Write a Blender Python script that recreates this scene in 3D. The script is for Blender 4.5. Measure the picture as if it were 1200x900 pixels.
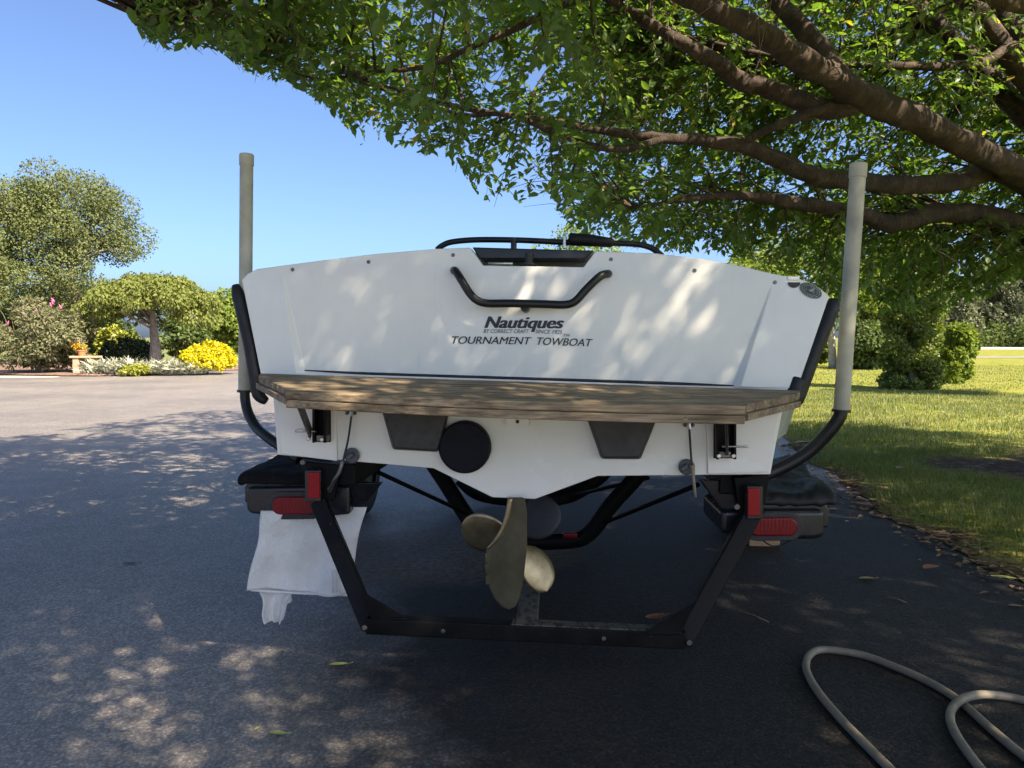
import bpy, bmesh, math, random
import numpy as np
from mathutils import Vector, Matrix

random.seed(11)
RNG = np.random.default_rng(11)
for o in list(bpy.data.objects):
    bpy.data.objects.remove(o, do_unlink=True)
SC = bpy.context.scene
COL = SC.collection

# ------------------------------------------------------------------ camera
FPX, EYE, HORIZON = 900.0, 1.28, 395.0
PITCH = math.atan((450 - HORIZON) / FPX)
cam_d = bpy.data.cameras.new('camera')
cam_d.sensor_width = 36.0
cam_d.lens = 36.0 * FPX / 1200.0
cam_d.clip_start = 0.05
cam_d.clip_end = 3000
cam = bpy.data.objects.new('camera', cam_d)
COL.objects.link(cam)
cam.location = (0, 0, EYE)
cam.rotation_euler = (math.pi / 2 - PITCH, 0, 0)
SC.camera = cam

# ------------------------------------------------------------------ sky, sun, exposure
SUN_EL, SUN_BACK = math.radians(46), math.radians(44)
TO_SUN = Vector((math.cos(SUN_BACK) * math.cos(SUN_EL), -math.sin(SUN_BACK) * math.cos(SUN_EL), math.sin(SUN_EL)))
world = bpy.data.worlds.new('World')
SC.world = world
world.use_nodes = True
wn = world.node_tree
bg = wn.nodes['Background']
sky = wn.nodes.new('ShaderNodeTexSky')
sky.sky_type = 'NISHITA'
sky.sun_disc = False
sky.sun_elevation = SUN_EL
sky.sun_rotation = math.atan2(TO_SUN.x, TO_SUN.y)
sky.air_density = 0.62
sky.dust_density = 2.6
sky.ozone_density = 10.0
wn.links.new(sky.outputs[0], bg.inputs[0])
bg.inputs[1].default_value = 0.125
sun_d = bpy.data.lights.new('sun', 'SUN')
sun_d.energy = 5.0
sun_d.angle = math.radians(0.53)
sun_d.color = (1.0, 0.93, 0.83)
sun = bpy.data.objects.new('sun', sun_d)
COL.objects.link(sun)
sun.rotation_euler = (-TO_SUN).to_track_quat('-Z', 'Y').to_euler()
SC.view_settings.view_transform = 'Standard'
SC.view_settings.look = 'None'
SC.view_settings.gamma = 1.0
SC.view_settings.use_curve_mapping = False
SC.view_settings.exposure = 1.5
SC.view_settings.use_white_balance = True          # the phone balanced for open shade
SC.view_settings.white_balance_temperature = 7700

# ------------------------------------------------------------------ measuring helpers
CAM = Vector((0, 0, EYE))
def ray(px, py):
    x = (px - 600) / FPX; y = (450 - py) / FPX
    return Vector((x, math.cos(PITCH) + y * math.sin(PITCH), -math.sin(PITCH) + y * math.cos(PITCH)))
def at(px, py, depth):
    r = ray(px, py)
    return CAM + r * (depth / r.y)
def gnd(px, py, z=0.0):
    r = ray(px, py)
    return CAM + r * ((z - EYE) / r.z)
def proj(P):
    """numpy points -> pixel, depth"""
    P = np.asarray(P, dtype=float)
    dy = P[..., 1]; dz = P[..., 2] - EYE
    d = dy * math.cos(PITCH) - dz * math.sin(PITCH)
    u = dy * math.sin(PITCH) + dz * math.cos(PITCH)
    dd = np.where(d > 0.05, d, 0.05)
    return 600 + FPX * P[..., 0] / dd, 450 - FPX * u / dd, d

YAW, ROLL = math.radians(5.5), math.radians(1.5)
BT = Vector((math.cos(YAW) * math.cos(ROLL), -math.sin(YAW) * math.cos(ROLL), -math.sin(ROLL)))  # starboard
BF = Vector((math.sin(YAW), math.cos(YAW), 0))                                                     # forward
BU = BT.cross(BF)
BO = CAM + ray(609, 437) * 2.92
RAKE = math.radians(6)
BF2 = (BF * math.cos(RAKE) - BU * math.sin(RAKE))      # normal of the upper, raked transom (pointing forward)
BU2 = BT.cross(BF2)
def T(px, py, off=0.0, up=False):
    """point of the transom plane under a measured pixel, off metres aft of it"""
    f = BF2 if up else BF
    r = ray(px, py)
    k = (BO - f * off - CAM).dot(f) / r.dot(f)
    return CAM + r * k
def B(x, s, z):
    """boat frame -> world: x starboard, s forward, z up"""
    return BO + BT * x + BF * s + BU * z

# ------------------------------------------------------------------ materials
MATS = {}
def nodes(name):
    m = bpy.data.materials.new(name); m.use_nodes = True
    nt = m.node_tree; p = nt.nodes['Principled BSDF']
    MATS[name] = m
    return m, nt, p
def N(nt, t, **kw):
    n = nt.nodes.new(t)
    for k, v in kw.items():
        if k in n.inputs.keys(): n.inputs[k].default_value = v
        else: setattr(n, k, v)
    return n
def ramp(nt, src, stops):
    r = nt.nodes.new('ShaderNodeValToRGB')
    el = r.color_ramp.elements
    while len(el) < len(stops): el.new(0.5)
    for e, (p, c) in zip(el, stops):
        e.position = p; e.color = (*c, 1) if len(c) == 3 else c
    nt.links.new(src, r.inputs[0])
    return r
def mixc(nt, fac, a, b, mode='MIX'):
    m = nt.nodes.new('ShaderNodeMix'); m.data_type = 'RGBA'; m.blend_type = mode
    for sock, v in ((m.inputs[0], fac), (m.inputs[6], a), (m.inputs[7], b)):
        if hasattr(v, 'links'): nt.links.new(v, sock)
        elif isinstance(v, (int, float)): sock.default_value = v
        else: sock.default_value = (*v, 1)
    return m.outputs[2]
def bump(nt, p, h, strength, dist):
    b = N(nt, 'ShaderNodeBump', Strength=strength, Distance=dist)
    nt.links.new(h, b.inputs['Height'])
    nt.links.new(b.outputs[0], p.inputs['Normal'])
    return b
def coord(nt, scale=(1, 1, 1)):
    c = nt.nodes.new('ShaderNodeTexCoord')
    mp = nt.nodes.new('ShaderNodeMapping'); mp.inputs['Scale'].default_value = scale
    nt.links.new(c.outputs['Object'], mp.inputs[0])
    return mp.outputs[0]
def noise(nt, vec, scale, detail=4, rough=0.55):
    n = N(nt, 'ShaderNodeTexNoise', Scale=scale, Detail=detail, Roughness=rough)
    nt.links.new(vec, n.inputs['Vector'])
    return n.outputs[0]
def plain(name, col, rough=0.5, metal=0.0, var=0.15, scale=20, spec=0.5, bmp=0.0, bscale=200, coat=0.0, rvar=0.15):
    m, nt, p = nodes(name)
    v = coord(nt)
    n = noise(nt, v, scale)
    a = tuple(max(0, c * (1 - var)) for c in col); b = tuple(min(1, c * (1 + var)) for c in col)
    r = ramp(nt, n, [(0.3, a), (0.7, b)])
    nt.links.new(r.outputs[0], p.inputs['Base Color'])
    rr = ramp(nt, noise(nt, v, scale * 2.3), [(0.3, (rough - rvar * rough,) * 3), (0.7, (min(1, rough + rvar * rough),) * 3)])
    nt.links.new(rr.outputs[0], p.inputs['Roughness'])
    p.inputs['Metallic'].default_value = metal
    p.inputs['Specular IOR Level'].default_value = spec
    p.inputs['Coat Weight'].default_value = coat
    if bmp: bump(nt, p, noise(nt, v, bscale, 6), bmp, 0.003)
    return m

# gelcoat: white, faint dirt and water streaks
m, nt, p = nodes('gelcoat')
v = coord(nt); n1 = noise(nt, v, 3, 6)
vs = coord(nt, (14, 14, 1.2)); n2 = noise(nt, vs, 2.0, 5)
c1 = ramp(nt, n1, [(0.3, (0.68, 0.67, 0.61)), (0.7, (0.76, 0.745, 0.68))])
st = ramp(nt, n2, [(0.60, (0, 0, 0)), (0.82, (0.22, 0.22, 0.22))])
cc = mixc(nt, st.outputs[0], c1.outputs[0], (0.50, 0.50, 0.44))
sp = ramp(nt, noise(nt, v, 70, 2), [(0.74, (0, 0, 0)), (0.80, (0.35, 0.35, 0.35))])
cc = mixc(nt, sp.outputs[0], cc, (0.35, 0.33, 0.28))
nt.links.new(cc, p.inputs['Base Color'])
rr = ramp(nt, n1, [(0.3, (0.14,) * 3), (0.7, (0.30,) * 3)]); nt.links.new(rr.outputs[0], p.inputs['Roughness'])
p.inputs['Coat Weight'].default_value = 0.35
bump(nt, p, noise(nt, v, 4, 3), 0.05, 0.02)
plain('hull_grey', (0.22, 0.26, 0.26), 0.3, var=0.08)
plain('hull_bottom', (0.72, 0.72, 0.66), 0.35, var=0.08)
plain('lettering', (0.008, 0.008, 0.009), 0.4)
plain('lettering_grey', (0.10, 0.10, 0.10), 0.45)
plain('vinyl_black', (0.012, 0.013, 0.016), 0.38, var=0.3)
plain('rail_black', (0.008, 0.008, 0.009), 0.38, var=0.3, bmp=0.1, bscale=90, spec=0.4)
plain('rubber', (0.018, 0.018, 0.019), 0.62, var=0.3, bmp=0.3)
plain('rub_rail', (0.010, 0.010, 0.012), 0.5, var=0.35, bmp=0.15, bscale=60, spec=0.35)
plain('scoop_grey', (0.035, 0.034, 0.032), 0.55, var=0.35, scale=12, bmp=0.15)
plain('cap_navy', (0.003, 0.004, 0.009), 0.6, var=0.2, spec=0.2)
plain('disc_grey', (0.07, 0.08, 0.085), 0.5)
plain('steel', (0.50, 0.49, 0.46), 0.32, metal=1.0, var=0.2, scale=60)
plain('steel_dull', (0.16, 0.15, 0.14), 0.5, metal=0.9, var=0.35, scale=50)
plain('engine_dark', (0.02, 0.02, 0.022), 0.6)
plain('inner_grey', (0.20, 0.20, 0.18), 0.55)
plain('emblem_light', (0.42, 0.45, 0.42), 0.45)
plain('emblem_green', (0.02, 0.035, 0.03), 0.45)
plain('red_lens', (0.15, 0.002, 0.007), 0.3, var=0.12, coat=0.05, scale=40, spec=0.3)
plain('red_reflector', (0.26, 0.003, 0.006), 0.4, var=0.2, coat=0.0, scale=120, spec=0.25)
plain('plastic_black', (0.010, 0.011, 0.015), 0.30, var=0.3, bmp=0.1)
plain('carpet_black', (0.010, 0.010, 0.010), 1.0, var=0.5, scale=150, bmp=0.9, bscale=320, spec=0.1)
plain('vinyl_wrinkled', (0.007, 0.007, 0.008), 0.55, var=0.3, bmp=0.6, bscale=24, spec=0.3)
plain('pvc', (0.40, 0.375, 0.29), 0.55, var=0.30, scale=7, bmp=0.15, bscale=60)
plain('hose_grey', (0.20, 0.165, 0.12), 0.55, var=0.15, scale=30)
plain('terracotta', (0.45, 0.17, 0.07), 0.8)
plain('bench_stone', (0.42, 0.30, 0.20), 0.9, var=0.15)
plain('pale_concrete', (0.50, 0.45, 0.38), 0.9, var=0.12)
plain('gravel_road', (0.22, 0.21, 0.20), 0.95)
plain('petal_pink', (0.60, 0.12, 0.28), 0.6)
plain('petal_orange', (0.75, 0.30, 0.02), 0.6)
plain('twig_brown', (0.16, 0.11, 0.07), 0.85)
plain('dead_leaf_tan', (0.27, 0.19, 0.10), 0.75, var=0.3, scale=60)
plain('dead_leaf_orange', (0.24, 0.09, 0.04), 0.7, var=0.3, scale=60)
plain('leaf_lime', (0.36, 0.38, 0.11), 0.6, var=0.2, scale=60)
plain('soil_wood', (0.33, 0.20, 0.11), 0.85, var=0.25, scale=30)

# trailer steel: black paint, chipped and dusty
m, nt, p = nodes('trailer_paint')
v = coord(nt)
n1 = noise(nt, v, 8, 6); n2 = noise(nt, v, 45, 4)
base = ramp(nt, n1, [(0.35, (0.004, 0.004, 0.0045)), (0.75, (0.012, 0.0115, 0.011))])
chip = ramp(nt, n2, [(0.70, (0, 0, 0)), (0.73, (0.7, 0.7, 0.7))])
cc = mixc(nt, chip.outputs[0], base.outputs[0], (0.10, 0.085, 0.065))
nt.links.new(cc, p.inputs['Base Color'])
rr = ramp(nt, n1, [(0.3, (0.42,) * 3), (0.75, (0.65,) * 3)]); nt.links.new(rr.outputs[0], p.inputs['Roughness'])
p.inputs['Specular IOR Level'].default_value = 0.12
bump(nt, p, n2, 0.15, 0.003)
# worn beam: greyish worn paint with wet dark blots
m, nt, p = nodes('worn_beam')
v = coord(nt, (1, 0.35, 1)); n1 = noise(nt, v, 60, 3)
c1 = ramp(nt, n1, [(0.42, (0.012, 0.012, 0.012)), (0.48, (0.075, 0.072, 0.062)), (0.8, (0.11, 0.10, 0.085))])
nt.links.new(c1.outputs[0], p.inputs['Base Color'])
p.inputs['Roughness'].default_value = 0.55
# bronze
m, nt, p = nodes('bronze')
v = coord(nt); n1 = noise(nt, v, 14, 6)
c1 = ramp(nt, n1, [(0.3, (0.22, 0.17, 0.095)), (0.7, (0.46, 0.37, 0.22))])
nt.links.new(c1.outputs[0], p.inputs['Base Color'])
p.inputs['Metallic'].default_value = 0.8
p.inputs['Roughness'].default_value = 0.38
bump(nt, p, noise(nt, v, 60, 4), 0.12, 0.002)
m, nt, p = nodes('bronze_patina')
v = coord(nt); n1 = noise(nt, v, 10, 8)
c1 = ramp(nt, n1, [(0.3, (0.060, 0.050, 0.024)), (0.7, (0.12, 0.10, 0.055))])
nt.links.new(c1.outputs[0], p.inputs['Base Color'])
p.inputs['Metallic'].default_value = 0.35
p.inputs['Roughness'].default_value = 0.5
bump(nt, p, noise(nt, v, 80, 4), 0.2, 0.002)
# weathered teak, grain along local X
m, nt, p = nodes('teak')
g = nt.nodes.new('ShaderNodeObjectInfo')
tc = nt.nodes.new('ShaderNodeTexCoord')
ad = nt.nodes.new('ShaderNodeVectorMath'); ad.operation = 'ADD'
sc_ = nt.nodes.new('ShaderNodeVectorMath'); sc_.operation = 'SCALE'
cmb = nt.nodes.new('ShaderNodeCombineXYZ')
for i in range(3): nt.links.new(g.outputs['Random'], cmb.inputs[i])
nt.links.new(cmb.outputs[0], sc_.inputs[0]); sc_.inputs['Scale'].default_value = 37.0
nt.links.new(tc.outputs['Object'], ad.inputs[0]); nt.links.new(sc_.outputs[0], ad.inputs[1])
mp = nt.nodes.new('ShaderNodeMapping'); mp.inputs['Scale'].default_value = (1.2, 26, 26)
nt.links.new(ad.outputs[0], mp.inputs[0])
n1 = noise(nt, mp.outputs[0], 4.0, 8, 0.65)
c1 = ramp(nt, n1, [(0.28, (0.040, 0.030, 0.020)), (0.44, (0.19, 0.145, 0.095)), (0.60, (0.33, 0.262, 0.175)), (0.8, (0.43, 0.37, 0.28))])
mp2 = nt.nodes.new('ShaderNodeMapping'); mp2.inputs['Scale'].default_value = (1.5, 6, 6)
nt.links.new(ad.outputs[0], mp2.inputs[0])
n2 = noise(nt, mp2.outputs[0], 3.0, 5)
c2 = ramp(nt, n2, [(0.35, (0.55, 0.50, 0.45)), (0.65, (1.05, 1.0, 0.95))])
cc = mixc(nt, 1.0, c1.outputs[0], c2.outputs[0], 'MULTIPLY')
nt.links.new(cc, p.inputs['Base Color'])
p.inputs['Roughness'].default_value = 0.75
bump(nt, p, n1, 0.5, 0.002)
# towel
m, nt, p = nodes('towel')
v = coord(nt); n1 = noise(nt, v, 5, 5)
c1 = ramp(nt, n1, [(0.3, (0.58, 0.57, 0.54)), (0.7, (0.76, 0.75, 0.73))])
dirt = ramp(nt, noise(nt, v, 9, 6), [(0.58, (0, 0, 0)), (0.8, (0.45, 0.45, 0.45))])
cc = mixc(nt, dirt.outputs[0], c1.outputs[0], (0.36, 0.33, 0.28))
nt.links.new(cc, p.inputs['Base Color']); p.inputs['Roughness'].default_value = 1.0
p.inputs['Sheen Weight'].default_value = 0.4
b1 = bump(nt, p, noise(nt, v, 260, 3), 0.8, 0.004)
b2 = N(nt, 'ShaderNodeBump', Strength=0.8, Distance=0.02); nt.links.new(noise(nt, v, 14, 5), b2.inputs['Height']); nt.links.new(b2.outputs[0], b1.inputs['Normal'])
# asphalt: aged grey, dark wet area round the boat, brown dirt under the stern
m, nt, p = nodes('asphalt')
geo = nt.nodes.new('ShaderNodeNewGeometry')
v = geo.outputs['Position']
n_big = noise(nt, v, 0.35, 5); n_mid = noise(nt, v, 3.0, 6); n_fine = noise(nt, v, 130, 4, 0.7)
vor = N(nt, 'ShaderNodeTexVoronoi', Scale=95.0); nt.links.new(v, vor.inputs['Vector'])
base = ramp(nt, n_mid, [(0.25, (0.20, 0.183, 0.170)), (0.75, (0.28, 0.256, 0.235))])
fine = ramp(nt, n_fine, [(0.3, (0.62, 0.62, 0.63)), (0.55, (1.0, 1.0, 1.0)), (0.75, (1.5, 1.46, 1.42))])
c0 = mixc(nt, 1.0, base.outputs[0], fine.outputs[0], 'MULTIPLY')
stone = ramp(nt, vor.outputs['Color'], [(0.15, (0.62, 0.62, 0.63)), (0.6, (1.0, 1.0, 1.0)), (0.95, (1.6, 1.55, 1.5))])
c0 = mixc(nt, 1.0, c0, stone.outputs[0], 'MULTIPLY')
jn = ramp(nt, vor.outputs['Distance'], [(0.35, (1.05, 1.05, 1.05)), (0.62, (0.7, 0.7, 0.7))])
c0 = mixc(nt, 1.0, c0, jn.outputs[0], 'MULTIPLY')
pb = ramp(nt, n_big, [(0.35, (0.80, 0.80, 0.82)), (0.65, (1.18, 1.16, 1.12))])
c0 = mixc(nt, 1.0, c0, pb.outputs[0], 'MULTIPLY')
def blob(cx, cy, rx, ry, amp, inner, outer, nsrc):
    sub = nt.nodes.new('ShaderNodeVectorMath'); sub.operation = 'SUBTRACT'
    nt.links.new(v, sub.inputs[0]); sub.inputs[1].default_value = (cx, cy, 0)
    mul = nt.nodes.new('ShaderNodeVectorMath'); mul.operation = 'MULTIPLY'
    nt.links.new(sub.outputs[0], mul.inputs[0]); mul.inputs[1].default_value = (1 / rx, 1 / ry, 0)
    ln = nt.nodes.new('ShaderNodeVectorMath'); ln.operation = 'LENGTH'
    nt.links.new(mul.outputs[0], ln.inputs[0])
    a = nt.nodes.new('ShaderNodeMath'); a.operation = 'MULTIPLY_ADD'
    nt.links.new(nsrc, a.inputs[0]); a.inputs[1].default_value = amp; nt.links.new(ln.outputs['Value'], a.inputs[2])
    return ramp(nt, a.outputs[0], [(inner, (1, 1, 1)), (outer, (0, 0, 0))]).outputs[0]
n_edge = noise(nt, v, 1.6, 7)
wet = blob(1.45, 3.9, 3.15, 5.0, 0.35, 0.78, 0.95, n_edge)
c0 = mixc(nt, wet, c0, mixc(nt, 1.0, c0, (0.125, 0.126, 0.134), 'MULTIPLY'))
dirt = blob(-0.38, 4.5, 1.15, 0.95, 0.5, 0.72, 0.98, n_edge)
dn = ramp(nt, noise(nt, v, 30, 6), [(0.35, (0.050, 0.034, 0.025)), (0.65, (0.17, 0.115, 0.080))])
c0 = mixc(nt, dirt, c0, dn.outputs[0])
grit = ramp(nt, noise(nt, v, 210, 2), [(0.73, (0, 0, 0)), (0.78, (0.9, 0.9, 0.9))])
c0 = mixc(nt, grit.outputs[0], c0, (0.28, 0.27, 0.25))
nt.links.new(c0, p.inputs['Base Color'])
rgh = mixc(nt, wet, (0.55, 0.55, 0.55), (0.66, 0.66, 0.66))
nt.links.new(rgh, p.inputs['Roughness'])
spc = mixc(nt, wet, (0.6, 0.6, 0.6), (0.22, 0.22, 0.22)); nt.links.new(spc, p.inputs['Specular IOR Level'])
hadd = nt.nodes.new('ShaderNodeMath'); hadd.operation = 'MULTIPLY_ADD'
nt.links.new(vor.outputs['Distance'], hadd.inputs[0]); hadd.inputs[1].default_value = -0.8
nt.links.new(n_fine, hadd.inputs[2])
bump(nt, p, hadd.outputs[0], 0.7, 0.006)
# lawn soil / grass base
m, nt, p = nodes('lawn')
geo = nt.nodes.new('ShaderNodeNewGeometry'); v = geo.outputs['Position']
at_ = nt.nodes.new('ShaderNodeAttribute'); at_.attribute_name = 'soil'
g1 = ramp(nt, noise(nt, v, 1.1, 6), [(0.3, (0.16, 0.19, 0.034)), (0.5, (0.22, 0.235, 0.048)), (0.72, (0.29, 0.265, 0.08))])
g2 = ramp(nt, noise(nt, v, 22, 5), [(0.3, (0.62, 0.62, 0.6)), (0.7, (1.3, 1.28, 1.2))])
gc = mixc(nt, 1.0, g1.outputs[0], g2.outputs[0], 'MULTIPLY')
s1 = ramp(nt, noise(nt, v, 12, 7), [(0.3, (0.045, 0.030, 0.020)), (0.55, (0.11, 0.075, 0.05)), (0.75, (0.24, 0.19, 0.14))])
cc = mixc(nt, at_.outputs['Fac'], gc, s1.outputs[0])
nt.links.new(cc, p.inputs['Base Color']); p.inputs['Roughness'].default_value = 1.0
p.inputs['Specular IOR Level'].default_value = 0.1
bump(nt, p, noise(nt, v, 25, 6), 1.0, 0.05)
plain('far_ground', (0.13, 0.15, 0.04), 1.0, var=0.3, scale=0.6)
m, nt, p = nodes('mulch')
v = coord(nt)
c1 = ramp(nt, noise(nt, v, 6, 8, 0.7), [(0.3, (0.10, 0.055, 0.04)), (0.55, (0.22, 0.135, 0.10)), (0.75, (0.34, 0.24, 0.19))])
nt.links.new(c1.outputs[0], p.inputs['Base Color']); p.inputs['Roughness'].default_value = 1.0
bump(nt, p, noise(nt, v, 14, 6), 1.0, 0.05)
# bark of the cherry: dark with horizontal lenticels
m, nt, p = nodes('cherry_bark')
v = coord(nt); n1 = noise(nt, v, 9, 8, 0.65)
uv = nt.nodes.new('ShaderNodeAttribute'); uv.attribute_name = 'along'
cm = nt.nodes.new('ShaderNodeCombineXYZ'); nt.links.new(uv.outputs['Fac'], cm.inputs[0])
n2 = noise(nt, v, 3, 3)
mth = nt.nodes.new('ShaderNodeMath'); mth.operation = 'MULTIPLY_ADD'
nt.links.new(n2, mth.inputs[0]); mth.inputs[1].default_value = 0.06; nt.links.new(uv.outputs['Fac'], mth.inputs[2])
cm2 = nt.nodes.new('ShaderNodeCombineXYZ'); nt.links.new(mth.outputs[0], cm2.inputs[0])
n3 = noise(nt, cm2.outputs[0], 38, 4, 0.7)
c1 = ramp(nt, n1, [(0.28, (0.016, 0.009, 0.006)), (0.52, (0.062, 0.038, 0.025)), (0.8, (0.16, 0.115, 0.08))])
lent = ramp(nt, n3, [(0.35, (0.55, 0.52, 0.5)), (0.6, (1.0, 1.0, 1.0)), (0.75, (1.6, 1.5, 1.4))])
cc = mixc(nt, 1.0, c1.outputs[0], lent.outputs[0], 'MULTIPLY')
nt.links.new(cc, p.inputs['Base Color']); p.inputs['Roughness'].default_value = 0.8
hh = mixc(nt, 0.5, n1, n3)
bump(nt, p, hh, 1.0, 0.06)
plain('bark_grey', (0.20, 0.17, 0.14), 0.95, var=0.35, scale=8, bmp=0.8, bscale=25)
plain('bark_pale', (0.42, 0.38, 0.33), 0.9, var=0.3, scale=8, bmp=0.6, bscale=25)

def leaf_mat(name, cols, trans, gloss=0.08, rough=0.45, tw=0.4):
    m = bpy.data.materials.new(name); m.use_nodes = True; nt = m.node_tree; nt.nodes.clear()
    MATS[name] = m
    out = nt.nodes.new('ShaderNodeOutputMaterial')
    geo = nt.nodes.new('ShaderNodeNewGeometry')
    k = len(cols)
    r = ramp(nt, geo.outputs['Random Per Island'], [(i / (k - 1), c) for i, c in enumerate(cols)])
    if name == 'cherry_leaf':
        for e_ in r.color_ramp.elements: e_.position *= .985
        e_ = r.color_ramp.elements.new(.99); e_.color = (.30, .22, .03, 1)
    d = nt.nodes.new('ShaderNodeBsdfDiffuse'); nt.links.new(r.outputs[0], d.inputs[0])
    t = nt.nodes.new('ShaderNodeBsdfTranslucent')
    tr = mixc(nt, 1.0, r.outputs[0], trans, 'MULTIPLY'); nt.links.new(tr, t.inputs[0])
    mx = nt.nodes.new('ShaderNodeMixShader'); mx.inputs[0].default_value = tw
    nt.links.new(d.outputs[0], mx.inputs[1]); nt.links.new(t.outputs[0], mx.inputs[2])
    g = nt.nodes.new('ShaderNodeBsdfGlossy'); g.inputs['Roughness'].default_value = rough
    g.inputs['Color'].default_value = (0.9, 0.95, 1, 1)
    mx2 = nt.nodes.new('ShaderNodeMixShader'); mx2.inputs[0].default_value = gloss
    nt.links.new(mx.outputs[0], mx2.inputs[1]); nt.links.new(g.outputs[0], mx2.inputs[2])
    nt.links.new(mx2.outputs[0], out.inputs[0])
    return m
leaf_mat('cherry_leaf', [(0.055, 0.100, 0.024), (0.070, 0.122, 0.028), (0.088, 0.145, 0.032), (0.112, 0.165, 0.036)], (2.3, 2.5, 1.1), 0.035, 0.5, 0.52)
leaf_mat('pear_leaf', [(0.105, 0.13, 0.045), (0.13, 0.155, 0.055), (0.155, 0.18, 0.07)], (1.4, 1.4, 0.8), 0.012, 0.7, 0.25)
leaf_mat('weeping_leaf', [(0.11, 0.14, 0.03), (0.16, 0.19, 0.045), (0.20, 0.22, 0.06)], (1.4, 1.4, 0.7), 0.012, 0.7, 0.3)
leaf_mat('bright_leaf', [(0.10, 0.15, 0.025), (0.15, 0.21, 0.04), (0.22, 0.27, 0.06)], (1.6, 1.6, 0.7), 0.012, 0.7, 0.35)
leaf_mat('mid_leaf', [(0.055, 0.085, 0.025), (0.085, 0.125, 0.035), (0.12, 0.16, 0.05)], (1.5, 1.5, 0.8), 0.012, 0.7, 0.3)
leaf_mat('dusty_leaf', [(0.10, 0.12, 0.05), (0.15, 0.16, 0.08), (0.20, 0.17, 0.10)], (1.2, 1.2, 0.8), 0.012, 0.7, 0.25)
leaf_mat('dark_leaf', [(0.018, 0.032, 0.012), (0.030, 0.050, 0.018), (0.045, 0.070, 0.024)], (1.2, 1.3, 0.7), 0.04, 0.5, 0.2)
leaf_mat('gold_leaf', [(0.50, 0.42, 0.012), (0.62, 0.52, 0.018), (0.48, 0.46, 0.03)], (1.2, 1.2, 0.6), 0.03, 0.5, 0.3)
leaf_mat('silver_leaf', [(0.22, 0.24, 0.15), (0.34, 0.35, 0.26), (0.46, 0.46, 0.38)], (1.0, 1.0, 0.8), 0.03, 0.6, 0.2)
leaf_mat('lime_leaf', [(0.20, 0.24, 0.03), (0.28, 0.30, 0.04), (0.34, 0.34, 0.06)], (1.3, 1.3, 0.6), 0.03, 0.5, 0.3)
leaf_mat('thuja_leaf', [(0.095, 0.13, 0.026), (0.13, 0.18, 0.036), (0.18, 0.225, 0.045)], (1.3, 1.3, 0.6), 0.03, 0.6, 0.3)
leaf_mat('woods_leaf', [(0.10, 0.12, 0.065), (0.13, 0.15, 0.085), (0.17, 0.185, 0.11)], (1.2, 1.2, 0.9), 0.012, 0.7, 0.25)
leaf_mat('grass_blade', [(0.075, 0.115, 0.026), (0.105, 0.15, 0.034), (0.145, 0.18, 0.045), (0.25, 0.22, 0.10)], (1.5, 1.5, 0.8), 0.03, 0.5, 0.4)

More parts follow.
